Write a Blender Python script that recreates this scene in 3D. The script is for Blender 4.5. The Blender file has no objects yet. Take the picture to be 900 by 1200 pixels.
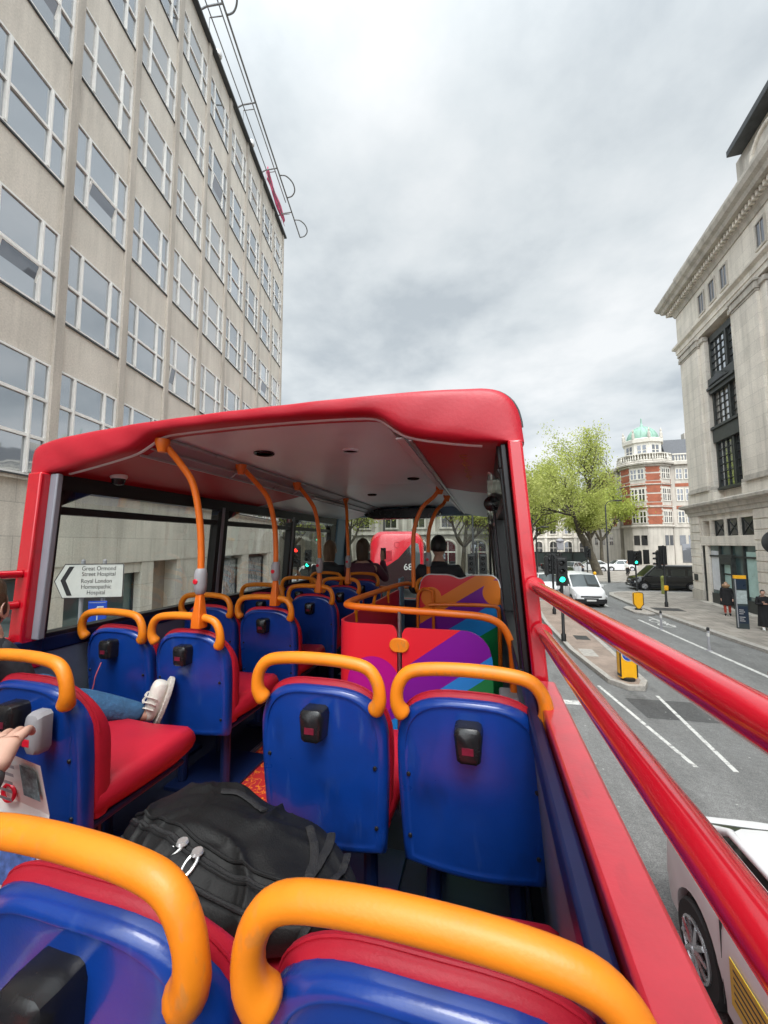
import bpy, bmesh, math, random
from mathutils import Vector, Matrix, noise as mnoise
PI = math.pi
R = math.radians
scene = bpy.context.scene
COL = scene.collection
rnd = random.Random(7)

# ------------------------------------------------------------------ materials
MATS = {}

def pm(name, col, rough=.5, metal=0., nz=None, bump=None, coat=0., spec=.5, emit=None, sheen=0., detail=4, trans=0.):
    """principled material; nz=(scale, amount) varies the colour, bump=(scale, strength)."""
    m = bpy.data.materials.new(name); m.use_nodes = True
    nt = m.node_tree; N = nt.nodes; L = nt.links
    b = N['Principled BSDF']
    c = (*col, 1)
    b.inputs['Base Color'].default_value = c
    b.inputs['Roughness'].default_value = rough
    b.inputs['Metallic'].default_value = metal
    b.inputs['Coat Weight'].default_value = coat
    b.inputs['Coat Roughness'].default_value = .08
    b.inputs['Specular IOR Level'].default_value = spec
    if sheen: b.inputs['Sheen Weight'].default_value = sheen
    if emit:
        b.inputs['Emission Color'].default_value = (*emit[0], 1); b.inputs['Emission Strength'].default_value = emit[1]
    tc = None
    if nz or bump:
        tc = N.new('ShaderNodeTexCoord')
    if nz:
        sc = nz[0] if isinstance(nz[0], tuple) else (nz[0],) * 3
        mp = N.new('ShaderNodeMapping'); mp.inputs['Scale'].default_value = sc
        t = N.new('ShaderNodeTexNoise'); t.inputs['Scale'].default_value = 1; t.inputs['Detail'].default_value = detail
        t.inputs['Roughness'].default_value = .65
        L.new(tc.outputs['Object'], mp.inputs[0]); L.new(mp.outputs[0], t.inputs['Vector'])
        r = N.new('ShaderNodeValToRGB')
        a = nz[1]
        r.color_ramp.elements[0].position = .3; r.color_ramp.elements[1].position = .7
        r.color_ramp.elements[0].color = (*[max(0, x * (1 - a)) for x in col], 1)
        r.color_ramp.elements[1].color = (*[min(1, x * (1 + a)) for x in col], 1)
        L.new(t.outputs['Fac'], r.inputs[0]); L.new(r.outputs[0], b.inputs['Base Color'])
        mr = N.new('ShaderNodeMapRange'); mr.inputs[3].default_value = max(0, rough - .08); mr.inputs[4].default_value = min(1, rough + .08)
        L.new(t.outputs['Fac'], mr.inputs[0]); L.new(mr.outputs[0], b.inputs['Roughness'])
    if bump:
        t2 = N.new('ShaderNodeTexNoise'); t2.inputs['Scale'].default_value = bump[0]; t2.inputs['Detail'].default_value = 5
        L.new(tc.outputs['Object'], t2.inputs['Vector'])
        bp = N.new('ShaderNodeBump'); bp.inputs['Strength'].default_value = bump[1]; bp.inputs['Distance'].default_value = .02
        L.new(t2.outputs['Fac'], bp.inputs['Height']); L.new(bp.outputs[0], b.inputs['Normal'])
    MATS[name] = m
    return m

def glass_mat(name, tint, fac_min=.06, gloss=(1, 1, 1)):
    m = bpy.data.materials.new(name); m.use_nodes = True
    nt = m.node_tree; N = nt.nodes; L = nt.links
    N.remove(N['Principled BSDF'])
    out = N['Material Output']
    tr = N.new('ShaderNodeBsdfTransparent'); tr.inputs[0].default_value = (*tint, 1)
    gl = N.new('ShaderNodeBsdfGlossy'); gl.inputs['Roughness'].default_value = .02; gl.inputs[0].default_value = (*gloss, 1)
    fr = N.new('ShaderNodeFresnel'); fr.inputs[0].default_value = 1.35
    mx = N.new('ShaderNodeMixShader')
    ml = N.new('ShaderNodeMath'); ml.operation = 'MULTIPLY'; ml.inputs[1].default_value = .28; L.new(fr.outputs[0], ml.inputs[0])
    L.new(ml.outputs[0], mx.inputs[0]); L.new(tr.outputs[0], mx.inputs[1]); L.new(gl.outputs[0], mx.inputs[2]); L.new(mx.outputs[0], out.inputs[0])
    MATS[name] = m
    return m

def window_mat(name, dark, refl, tint=(.86, .88, .95), wob=.03):
    """opaque-looking building glass: dark interior under a strong reflection."""
    m = bpy.data.materials.new(name); m.use_nodes = True
    nt = m.node_tree; N = nt.nodes; L = nt.links
    b = N['Principled BSDF']; b.inputs['Base Color'].default_value = (*dark, 1); b.inputs['Roughness'].default_value = .3
    gl = N.new('ShaderNodeBsdfGlossy'); gl.inputs[0].default_value = (*tint, 1); gl.inputs['Roughness'].default_value = .03
    mx = N.new('ShaderNodeMixShader')
    lw = N.new('ShaderNodeLayerWeight'); lw.inputs[0].default_value = .35
    mr = N.new('ShaderNodeMapRange'); mr.inputs[3].default_value = refl; mr.inputs[4].default_value = 1.
    L.new(lw.outputs['Fresnel'], mr.inputs[0])
    oi = N.new('ShaderNodeObjectInfo'); vr = N.new('ShaderNodeMapRange'); vr.inputs[3].default_value = .58; vr.inputs[4].default_value = 1.; L.new(oi.outputs['Random'], vr.inputs[0])
    mm = N.new('ShaderNodeMath'); mm.operation = 'MULTIPLY'; L.new(mr.outputs[0], mm.inputs[0]); L.new(vr.outputs[0], mm.inputs[1]); L.new(mm.outputs[0], mx.inputs[0])
    rb_ = N.new('ShaderNodeValToRGB'); rb_.color_ramp.interpolation = 'CONSTANT'; rb_.color_ramp.elements[0].color = (.30, .28, .25, 1); rb_.color_ramp.elements[1].position = .24; rb_.color_ramp.elements[1].color = (*dark, 1)
    if refl > .5: L.new(oi.outputs['Random'], rb_.inputs[0]); L.new(rb_.outputs[0], b.inputs['Base Color'])
    tc = N.new('ShaderNodeTexCoord'); t = N.new('ShaderNodeTexNoise'); t.inputs['Scale'].default_value = .9
    bp = N.new('ShaderNodeBump'); bp.inputs['Strength'].default_value = wob; bp.inputs['Distance'].default_value = .2
    va = N.new('ShaderNodeVectorMath'); va.operation = 'ADD'; L.new(tc.outputs['Object'], va.inputs[0]); L.new(oi.outputs['Location'], va.inputs[1])
    L.new(va.outputs[0], t.inputs['Vector']); L.new(t.outputs['Fac'], bp.inputs['Height']); L.new(bp.outputs[0], gl.inputs['Normal'])
    L.new(b.outputs[0], mx.inputs[1]); L.new(gl.outputs[0], mx.inputs[2]); L.new(mx.outputs[0], N['Material Output'].inputs[0])
    MATS[name] = m
    return m

def stone_mat(name, col, blotch=.18, streak=.25, course=None):
    """weathered stone: broad blotches, vertical rain streaks, fine grain."""
    m = bpy.data.materials.new(name); m.use_nodes = True
    nt = m.node_tree; N = nt.nodes; L = nt.links
    b = N['Principled BSDF']; b.inputs['Roughness'].default_value = .85
    tc = N.new('ShaderNodeTexCoord')
    def nzz(scale, detail=6, rough=.6):
        mp = N.new('ShaderNodeMapping'); mp.inputs['Scale'].default_value = scale
        t = N.new('ShaderNodeTexNoise'); t.inputs['Scale'].default_value = 1; t.inputs['Detail'].default_value = detail; t.inputs['Roughness'].default_value = rough
        L.new(tc.outputs['Object'], mp.inputs[0]); L.new(mp.outputs[0], t.inputs['Vector'])
        return t.outputs['Fac']
    def mul(cin, fac, lo, hi, p0=.3, p1=.7):
        mr = N.new('ShaderNodeMapRange'); mr.inputs[1].default_value = p0; mr.inputs[2].default_value = p1; mr.inputs[3].default_value = lo; mr.inputs[4].default_value = hi
        L.new(fac, mr.inputs[0])
        v = N.new('ShaderNodeVectorMath'); v.operation = 'SCALE'
        L.new(cin, v.inputs[0]); L.new(mr.outputs[0], v.inputs['Scale'])
        return v.outputs[0]
    rgb = N.new('ShaderNodeRGB'); rgb.outputs[0].default_value = (*col, 1)
    c = mul(rgb.outputs[0], nzz((.55, .55, .55)), 1 - blotch, 1 + blotch * .6)
    c = mul(c, nzz((2.2, 2.2, .16), 5), 1 - streak, 1.05, .3, .55)
    c = mul(c, nzz((22, 22, 22), 3), .88, 1.1)
    if course:
        sp = N.new('ShaderNodeSeparateXYZ'); L.new(tc.outputs['Object'], sp.inputs[0])
        def mt(op, a, bb=None):
            n = N.new('ShaderNodeMath'); n.operation = op
            for i, v_ in enumerate((a, bb)):
                if v_ is None: continue
                if isinstance(v_, (int, float)): n.inputs[i].default_value = v_
                else: L.new(v_, n.inputs[i])
            return n.outputs[0]
        zc = mt('DIVIDE', sp.outputs['Z'], course); row = mt('FLOOR', zc)
        jz = mt('LESS_THAN', mt('FRACT', zc), .022)
        hx = mt('ADD', mt('DIVIDE', mt('ADD', sp.outputs['X'], sp.outputs['Y']), course * 2.1), mt('MULTIPLY', row, .5))
        jx = mt('LESS_THAN', mt('FRACT', hx), .010)
        dk = mt('SUBTRACT', 1., mt('MULTIPLY', mt('MAXIMUM', jz, jx), .30))
        wn = N.new('ShaderNodeTexWhiteNoise'); wn.noise_dimensions = '2D'; cb_ = N.new('ShaderNodeCombineXYZ'); L.new(mt('FLOOR', hx), cb_.inputs[0]); L.new(row, cb_.inputs[1]); L.new(cb_.outputs[0], wn.inputs['Vector'])
        dk = mt('MULTIPLY', dk, mt('ADD', .93, mt('MULTIPLY', wn.outputs['Value'], .12)))
        v = N.new('ShaderNodeVectorMath'); v.operation = 'SCALE'; L.new(c, v.inputs[0]); L.new(dk, v.inputs['Scale']); c = v.outputs[0]
    L.new(c, b.inputs['Base Color'])
    t2 = nzz((40, 40, 40), 3)
    bp = N.new('ShaderNodeBump'); bp.inputs['Strength'].default_value = .25; bp.inputs['Distance'].default_value = .01
    L.new(t2, bp.inputs['Height']); L.new(bp.outputs[0], b.inputs['Normal'])
    MATS[name] = m
    return m

def asphalt_mat(name, col):
    m = bpy.data.materials.new(name); m.use_nodes = True
    nt = m.node_tree; N = nt.nodes; L = nt.links
    b = N['Principled BSDF']; b.inputs['Roughness'].default_value = .82
    tc = N.new('ShaderNodeTexCoord')
    def nzz(scale, detail, rough=.6):
        mp = N.new('ShaderNodeMapping'); mp.inputs['Scale'].default_value = scale
        t = N.new('ShaderNodeTexNoise'); t.inputs['Scale'].default_value = 1; t.inputs['Detail'].default_value = detail; t.inputs['Roughness'].default_value = rough
        L.new(tc.outputs['Object'], mp.inputs[0]); L.new(mp.outputs[0], t.inputs['Vector']); return t.outputs['Fac']
    def ramp(f, lo, hi, p0, p1):
        mr = N.new('ShaderNodeMapRange'); mr.inputs[1].default_value = p0; mr.inputs[2].default_value = p1; mr.inputs[3].default_value = lo; mr.inputs[4].default_value = hi
        L.new(f, mr.inputs[0]); return mr.outputs[0]
    def scale(cin, s):
        v = N.new('ShaderNodeVectorMath'); v.operation = 'SCALE'; L.new(cin, v.inputs[0]); L.new(s, v.inputs['Scale']); return v.outputs[0]
    rgb = N.new('ShaderNodeRGB'); rgb.outputs[0].default_value = (*col, 1)
    c = scale(rgb.outputs[0], ramp(nzz((.35, .12, .3), 6), .72, 1.18, .3, .7))
    c = scale(c, ramp(nzz((3, 1.2, 3), 5), .85, 1.1, .3, .7))
    c = scale(c, ramp(nzz((60, 60, 60), 2), .6, 1.4, .3, .7))
    c = scale(c, ramp(nzz((.9, .5, .9), 7, .7), .62, 1.05, .30, .46))
    c = scale(c, ramp(nzz((14, 14, 14), 3), .85, 1.12, .35, .65))
    # chewing gum and pale specks
    vo = N.new('ShaderNodeTexVoronoi'); vo.inputs['Scale'].default_value = 4.2
    L.new(tc.outputs['Object'], vo.inputs['Vector'])
    mx = N.new('ShaderNodeMix'); mx.data_type = 'RGBA'
    L.new(ramp(vo.outputs['Distance'], .8, 0., .04, .09), mx.inputs[0]); L.new(c, mx.inputs[6]); mx.inputs[7].default_value = (.42, .42, .40, 1)
    L.new(mx.outputs[2], b.inputs['Base Color'])
    bp = N.new('ShaderNodeBump'); bp.inputs['Strength'].default_value = .4; bp.inputs['Distance'].default_value = .01
    L.new(nzz((90, 90, 90), 2), bp.inputs['Height']); L.new(bp.outputs[0], b.inputs['Normal'])
    return m

def brick_mat(name, c1, c2, mortar, scale, bw=.5, bh=.25, msize=.02, rough=.85, rot=None):
    m = bpy.data.materials.new(name); m.use_nodes = True
    nt = m.node_tree; N = nt.nodes; L = nt.links
    b = N['Principled BSDF']; b.inputs['Roughness'].default_value = rough
    tc = N.new('ShaderNodeTexCoord'); mp = N.new('ShaderNodeMapping')
    if rot: mp.inputs['Rotation'].default_value = rot
    br = N.new('ShaderNodeTexBrick'); br.inputs['Scale'].default_value = scale
    br.inputs['Color1'].default_value = (*c1, 1); br.inputs['Color2'].default_value = (*c2, 1); br.inputs['Mortar'].default_value = (*mortar, 1)
    br.inputs['Brick Width'].default_value = bw; br.inputs['Row Height'].default_value = bh; br.inputs['Mortar Size'].default_value = msize
    L.new(tc.outputs['Object'], mp.inputs[0]); L.new(mp.outputs[0], br.inputs['Vector'])
    t = N.new('ShaderNodeTexNoise'); t.inputs['Scale'].default_value = 1.3; t.inputs['Detail'].default_value = 8
    L.new(tc.outputs['Object'], t.inputs['Vector'])
    mr = N.new('ShaderNodeMapRange'); mr.inputs[1].default_value = .3; mr.inputs[2].default_value = .7; mr.inputs[3].default_value = .72; mr.inputs[4].default_value = 1.15
    L.new(t.outputs['Fac'], mr.inputs[0])
    v = N.new('ShaderNodeVectorMath'); v.operation = 'SCALE'; L.new(br.outputs[0], v.inputs[0]); L.new(mr.outputs[0], v.inputs['Scale'])
    L.new(v.outputs[0], b.inputs['Base Color'])
    return m

def carpet_mat():
    m = bpy.data.materials.new('aisle_carpet_red'); m.use_nodes = True
    nt = m.node_tree; N = nt.nodes; L = nt.links
    b = N['Principled BSDF']; b.inputs['Roughness'].default_value = .95
    tc = N.new('ShaderNodeTexCoord')
    w = N.new('ShaderNodeTexNoise'); w.inputs['Scale'].default_value = 24; w.inputs['Detail'].default_value = 2.; w.inputs['Distortion'].default_value = .6
    L.new(tc.outputs['Object'], w.inputs['Vector'])
    r = N.new('ShaderNodeValToRGB'); e = r.color_ramp.elements
    e[0].position = .0; e[0].color = (.42, .012, .012, 1); e[1].position = 1; e[1].color = (.50, .012, .010, 1)
    for p, c in ((.53, (.45, .012, .012, 1)), (.545, (.75, .17, .01, 1)), (.57, (.75, .20, .01, 1)), (.59, (.40, .01, .02, 1))):
        q = e.new(p); q.color = c
    L.new(w.outputs['Fac'], r.inputs[0]); L.new(r.outputs[0], b.inputs['Base Color'])
    return m

def band_mat(name, slope, stops, circle=None, axis='xz', off=0.):
    """bold diagonal colour bands: d = z - slope*x ; optional disc (cx, cz, r, colour)."""
    m = bpy.data.materials.new(name); m.use_nodes = True
    nt = m.node_tree; N = nt.nodes; L = nt.links
    b = N['Principled BSDF']; b.inputs['Roughness'].default_value = .3
    tc = N.new('ShaderNodeTexCoord'); sp = N.new('ShaderNodeSeparateXYZ'); L.new(tc.outputs['Object'], sp.inputs[0])
    def mth(op, a, bb):
        n = N.new('ShaderNodeMath'); n.operation = op
        for i, v in enumerate((a, bb)):
            if v is None: continue
            if isinstance(v, (int, float)): n.inputs[i].default_value = v
            else: L.new(v, n.inputs[i])
        return n.outputs[0]
    h = sp.outputs['X']
    d = mth('ADD', mth('SUBTRACT', sp.outputs['Z'], mth('MULTIPLY', h, slope)), off)
    r = N.new('ShaderNodeValToRGB'); r.color_ramp.interpolation = 'CONSTANT'; e = r.color_ramp.elements
    e[0].position = 0; e[0].color = (*stops[0][1], 1); e[1].position = stops[1][0]; e[1].color = (*stops[1][1], 1)
    for p, c in stops[2:]:
        q = e.new(p); q.color = (*c, 1)
    L.new(d, r.inputs[0]); colr = r.outputs[0]
    for cc in (circle or []):
        dx = mth('SUBTRACT', h, cc[0]); dz = mth('SUBTRACT', sp.outputs['Z'], cc[1])
        rr = mth('SQRT', mth('ADD', mth('MULTIPLY', dx, dx), mth('MULTIPLY', dz, dz)), None)
        f = mth('LESS_THAN', rr, cc[2])
        mx = N.new('ShaderNodeMix'); mx.data_type = 'RGBA'
        L.new(f, mx.inputs[0]); L.new(colr, mx.inputs[6]); mx.inputs[7].default_value = (*cc[3], 1); colr = mx.outputs[2]
    L.new(colr, b.inputs['Base Color'])
    return m

# bus
M_SHELL = pm('seat_shell_blue_plastic', (.004, .043, .27), .30, nz=(5, .12), bump=(160, .035), coat=.4)
def scuff(m, col, scale=(60, 60, 7), lo=.66, hi=.74, amt=.35):
    nt = m.node_tree; N = nt.nodes; L = nt.links; b = N['Principled BSDF']
    src = b.inputs['Base Color'].links[0].from_socket
    tc = N.new('ShaderNodeTexCoord'); mp = N.new('ShaderNodeMapping'); mp.inputs['Scale'].default_value = scale; mp.inputs['Rotation'].default_value = (0, .5, .2)
    oi = N.new('ShaderNodeObjectInfo'); va = N.new('ShaderNodeVectorMath'); va.operation = 'ADD'
    L.new(tc.outputs['Object'], va.inputs[0]); L.new(oi.outputs['Location'], va.inputs[1]); L.new(va.outputs[0], mp.inputs[0])
    t = N.new('ShaderNodeTexNoise'); t.inputs['Scale'].default_value = 1; t.inputs['Detail'].default_value = 3; L.new(mp.outputs[0], t.inputs['Vector'])
    t2 = N.new('ShaderNodeTexNoise'); t2.inputs['Scale'].default_value = 5; L.new(va.outputs[0], t2.inputs['Vector'])
    mr = N.new('ShaderNodeMapRange'); mr.inputs[1].default_value = lo; mr.inputs[2].default_value = hi; mr.inputs[3].default_value = 0; mr.inputs[4].default_value = amt; L.new(t.outputs['Fac'], mr.inputs[0])
    m2 = N.new('ShaderNodeMapRange'); m2.inputs[1].default_value = .45; m2.inputs[2].default_value = .62; L.new(t2.outputs['Fac'], m2.inputs[0])
    mu = N.new('ShaderNodeMath'); mu.operation = 'MULTIPLY'; L.new(mr.outputs[0], mu.inputs[0]); L.new(m2.outputs[0], mu.inputs[1])
    mx = N.new('ShaderNodeMix'); mx.data_type = 'RGBA'; L.new(mu.outputs[0], mx.inputs[0]); L.new(src, mx.inputs[6]); mx.inputs[7].default_value = (*col, 1)
    L.new(mx.outputs[2], b.inputs['Base Color'])
scuff(M_SHELL, (.12, .20, .40), (30, 30, 4), .60, .74, .22)
scuff(M_SHELL, (.004, .010, .05), (9, 9, 5), .50, .72, .55)
M_ORANGE = pm('grab_handle_orange', (.80, .235, .010), .42, nz=(9, .06), bump=(220, .04))
scuff(M_ORANGE, (.50, .22, .06), (70, 70, 30), .56, .68, .5)
scuff(M_ORANGE, (.42, .10, .006), (14, 14, 14), .50, .75, .5)
M_POLE = pm('grab_pole_orange', (.72, .15, .008), .38, nz=(8, .08))
M_SEATRED = pm('seat_vinyl_red', (.52, .014, .035), .48, nz=(6, .10), bump=(300, .09))
M_PAINT = pm('rail_red_gloss_paint', (.56, .008, .022), .18, nz=(3, .08), bump=(160, .012), coat=.7)
M_SILL = pm('sill_red_paint', (.58, .028, .048), .34, nz=(14, .10), bump=(120, .04), coat=.7)
scuff(M_SILL, (.26, .02, .03), (34, 5, 34), .54, .70, .6)
scuff(M_PAINT, (.30, .012, .02), (22, 5, 22), .54, .72, .5)
M_PADRED = pm('canopy_red_vinyl', (.46, .010, .026), .42, nz=(2.5, .08), bump=(60, .05))
scuff(M_PADRED, (.30, .012, .022), (4, 4, 9), .48, .75, .45)
M_COVE = pm('cove_panel_red', (.45, .010, .022), .45, nz=(2, .10))
M_CEIL = pm('ceiling_panel_lilac_grey', (.78, .88, .92), .34, nz=(1.2, .05))
M_TRIM = pm('ceiling_trim_grey', (.40, .40, .42), .3, nz=(5, .08))
M_PALE = pm('pale_edging', (.62, .60, .60), .4, nz=(6, .08))
M_BLACK = pm('black_frame_rubber', (.010, .010, .012), .42, nz=(8, .2))
M_BLACKPL = pm('black_gloss_plastic', (.012, .012, .013), .26, nz=(20, .2), bump=(200, .03))
M_GREYBLUE = pm('wall_lining_blue_grey', (.15, .19, .25), .5, nz=(6, .12), bump=(90, .05))
M_LEDGE = pm('ledge_dark_blue', (.005, .014, .062), .38, nz=(5, .15))
M_PILLAR = pm('inner_pillar_grey', (.24, .25, .29), .5, nz=(4, .06))
M_PILBLUE = pm('front_pillar_pale_blue', (.20, .33, .45), .5, nz=(4, .08))
M_FLOOR = pm('floor_vinyl_navy', (.012, .016, .035), .55, nz=(12, .35), bump=(120, .06))
M_ALU = pm('aluminium_strip', (.55, .55, .55), .32, 1., nz=(30, .15))
M_GREYPL = pm('grey_plastic', (.30, .30, .32), .45, nz=(10, .08))
M_REDBTN = pm('stop_button_red', (.65, .01, .03), .3, nz=(30, .05))
M_WHITEPL = pm('white_plastic', (.75, .75, .75), .4, nz=(10, .04))
M_BUSGLASS = glass_mat('bus_window_glass', (.90, .93, .92))
M_CARPET = carpet_mat()
# outdoors
M_ASPH = asphalt_mat('asphalt', (.178, .18, .177))
def worn_paint():
    m = bpy.data.materials.new('worn_road_paint'); m.use_nodes = True; nt = m.node_tree; N = nt.nodes; L = nt.links; b = N['Principled BSDF']; b.inputs['Roughness'].default_value = .75
    tc = N.new('ShaderNodeTexCoord'); mixn = []
    t = N.new('ShaderNodeTexNoise'); t.inputs['Scale'].default_value = 9; t.inputs['Detail'].default_value = 9; t.inputs['Roughness'].default_value = .75
    L.new(tc.outputs['Object'], t.inputs['Vector'])
    r = N.new('ShaderNodeValToRGB'); e = r.color_ramp.elements; e[0].position = .38; e[0].color = (.17, .17, .168, 1); e[1].position = .52; e[1].color = (.60, .60, .575, 1)
    q = e.new(.44); q.color = (.40, .40, .385, 1)
    L.new(t.outputs['Fac'], r.inputs[0]); L.new(r.outputs[0], b.inputs['Base Color']); return m
M_WHITEPAINT = worn_paint()
M_PAVE = brick_mat('york_stone_paving', (.30, .27, .235), (.36, .325, .285), (.16, .15, .135), .9, .62, .5, .012)
M_ISLAND = brick_mat('block_paving', (.30, .235, .19), (.36, .28, .23), (.15, .125, .11), 4.5, .5, .25, .02)
M_KERB = pm('kerb_granite', (.36, .34, .31), .8, nz=(9, .25), bump=(50, .3))
M_TACT = pm('tactile_paving_pink', (.42, .30, .26), .85, nz=(8, .15))
M_CONC = stone_mat('office_stone_facing', (.66, .61, .54), .12, .13)
M_CONCD = stone_mat('office_pilaster_stone', (.51, .465, .41), .14, .22)
M_CONCB = stone_mat('office_base_stone', (.62, .58, .51), .12, .18, .8)
M_PORT = stone_mat('portland_stone', (.74, .69, .61), .12, .20, .62)
M_PORTD = stone_mat('portland_stone_weathered', (.52, .485, .43), .18, .32)
M_DSTONE = stone_mat('grey_dressed_stone', (.46, .425, .375), .14, .25)
M_DFRAME = pm('cream_mullion_stone', (.56, .53, .47), .7, nz=(3, .1))
M_SOOTP = stone_mat('sooty_stone_trim', (.40, .37, .32), .2, .35)
M_SOOT = stone_mat('sooty_stone', (.27, .245, .205), .2, .35, .6)
M_WFRAME = pm('white_window_paint', (.84, .83, .80), .55, nz=(3, .08))
M_GLASSUP = window_mat('office_window_glass', (.05, .055, .06), .60, (.82, .86, .90))
M_GLASSDK = window_mat('dark_window_glass', (.012, .013, .015), .22)
M_SHOPGL = window_mat('teal_shop_glass', (.045, .085, .09), .16, (.75, .9, .9))
M_BRONZE = pm('dark_bronze_window_metal', (.045, .05, .048), .5, .2, nz=(4, .3))
M_SLATE = pm('slate_roof', (.065, .07, .08), .6, nz=(6, .25))
M_LEAD = pm('dark_lead_roof', (.05, .055, .06), .55, nz=(3, .3))
M_BRICK = brick_mat('red_terracotta_brick', (.34, .095, .045), (.28, .07, .035), (.26, .13, .08), 5, .5, .2, .012, .8, (PI / 2, 0, 0))
M_COPPER = pm('verdigris_copper', (.22, .36, .29), .6, nz=(1.5, .15))
M_STEEL = pm('galvanised_rail', (.24, .245, .25), .45, .5, nz=(8, .2))
M_BLKPOST = pm('black_street_paint', (.012, .013, .014), .4, nz=(9, .3))
M_YEL = pm('bollard_yellow', (.85, .42, .01), .4, nz=(8, .05))
M_NOTICE = pm('notice_yellow', (.72, .52, .03), .45, nz=(9, .08))
M_SIGNBLUE = pm('sign_blue', (.01, .06, .42), .35, nz=(5, .05))
M_SIGNWHITE = pm('sign_white', (.62, .62, .60), .35, nz=(6, .06))
M_INK = pm('sign_black_ink', (.02, .02, .024), .5, nz=(5, .1))
M_WHITECAR = pm('white_car_paint', (.72, .73, .74), .32, nz=(2, .03), coat=.25)
M_BLACKCAR = pm('black_car_paint', (.010, .011, .013), .14, nz=(2, .1), coat=.8)
M_SILVER = pm('silver_car_paint', (.42, .43, .45), .25, .5, nz=(2, .03), coat=.6)
M_CARGLASS = window_mat('tinted_car_glass', (.006, .008, .009), .10, (.7, .8, .8))
M_TYRE = pm('tyre_rubber', (.014, .014, .015), .8, nz=(20, .2))
M_RIM = pm('alloy_rim', (.5, .5, .52), .28, .9, nz=(9, .1))
M_BUSRED = pm('red_bus_paint', (.62, .012, .03), .22, nz=(1.5, .05), coat=.5)
M_HEADL = pm('headlamp_glass', (.6, .62, .65), .12, nz=(12, .2), coat=.8)
M_TAIL = pm('tail_lamp_red', (.45, .01, .01), .2, nz=(12, .2), coat=.5)
M_GREENLT = pm('green_signal_lit', (.02, .5, .35), .4, nz=(8, .05), emit=((.02, 1., .55), 3.2))
M_REDLT = pm('red_signal_lit', (.6, .02, .02), .4, nz=(8, .05), emit=((1., .03, .02), 3.))
M_BARK = pm('plane_tree_bark', (.085, .072, .052), .9, nz=(2.5, .45), bump=(12, .5))
M_SKIN = pm('skin', (.55, .33, .25), .5, nz=(14, .08))
M_HAIRB = pm('hair_brown', (.07, .04, .022), .5, nz=((40, 40, 3), .4), bump=(60, .3))
M_HAIRK = pm('hair_black', (.010, .009, .009), .45, nz=((40, 40, 3), .4), bump=(60, .3))
M_HAIRF = pm('fur_hood_tan', (.33, .21, .12), .9, nz=(30, .3), bump=(40, .6))
M_DENIM = pm('blue_denim', (.035, .115, .235), .85, nz=(16, .28), bump=(70, .3))
M_SHOE = pm('white_shoe_leather', (.70, .67, .61), .5, nz=(25, .12), bump=(50, .2))
M_SOLE = pm('shoe_sole', (.58, .55, .50), .7, nz=(30, .15), bump=(90, .3))
M_GREYWOOL = pm('grey_sleeve_fabric', (.085, .09, .09), .9, nz=(30, .2), bump=(120, .3))
M_DARKJKT = pm('dark_jacket', (.018, .02, .026), .75, nz=(8, .3), bump=(20, .3))
M_PURPJKT = pm('plum_jacket', (.10, .03, .055), .75, nz=(8, .3), bump=(20, .3))
M_BLACKCLO = pm('black_cloth', (.010, .010, .012), .85, nz=(12, .3), bump=(30, .3))
M_REDCLO = pm('red_scarf', (.45, .06, .04), .85, nz=(12, .2))
M_WHITECLO = pm('white_shirt', (.7, .7, .68), .85, nz=(12, .1))
M_BAG = pm('backpack_black_nylon', (.0068, .0070, .0073), .6, nz=(9, .3), bump=(240, .14), spec=.3)
M_BAGTRIM = pm('backpack_webbing', (.012, .012, .013), .75, nz=(40, .3), bump=(300, .3))
M_CHROME = pm('zip_metal', (.60, .60, .59), .25, .6, nz=(20, .05))
M_PAPER = pm('map_paper', (.75, .74, .71), .6, nz=(10, .04))
M_PICBLUE = pm('map_picture_blue', (.10, .19, .50), .5, nz=((30, 30, 30), .6))
M_PICTEAL = pm('map_picture_teal', (.18, .32, .34), .5, nz=((60, 60, 60), .7))
M_HOARD = pm('dark_green_hoarding', (.018, .028, .026), .6, nz=(1, .3))
M_POSTER = None

def leaf_mat(name, c1, c2):
    m = bpy.data.materials.new(name); m.use_nodes = True
    nt = m.node_tree; N = nt.nodes; L = nt.links
    N.remove(N['Principled BSDF'])
    oi = N.new('ShaderNodeTexCoord'); t = N.new('ShaderNodeTexNoise'); t.inputs['Scale'].default_value = .7; t.inputs['Detail'].default_value = 6
    L.new(oi.outputs['Object'], t.inputs['Vector'])
    r = N.new('ShaderNodeValToRGB'); r.color_ramp.elements[0].color = (*c1, 1); r.color_ramp.elements[1].color = (*c2, 1)
    r.color_ramp.elements[0].position = .35; r.color_ramp.elements[1].position = .65
    L.new(t.outputs['Fac'], r.inputs[0])
    d = N.new('ShaderNodeBsdfDiffuse'); tr = N.new('ShaderNodeBsdfTranslucent')
    L.new(r.outputs[0], d.inputs[0]); L.new(r.outputs[0], tr.inputs[0])
    mx = N.new('ShaderNodeMixShader'); mx.inputs[0].default_value = .45
    L.new(d.outputs[0], mx.inputs[1]); L.new(tr.outputs[0], mx.inputs[2]); L.new(mx.outputs[0], N['Material Output'].inputs[0])
    return m
M_LEAF = leaf_mat('spring_leaves', (.37, .42, .10), (.54, .575, .20))
M_LEAF2 = leaf_mat('fresh_green_leaves', (.27, .33, .06), (.44, .48, .13))
M_MOSS = pm('mossy_green_paint', (.22, .24, .06), .7, nz=(12, .4))

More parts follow.
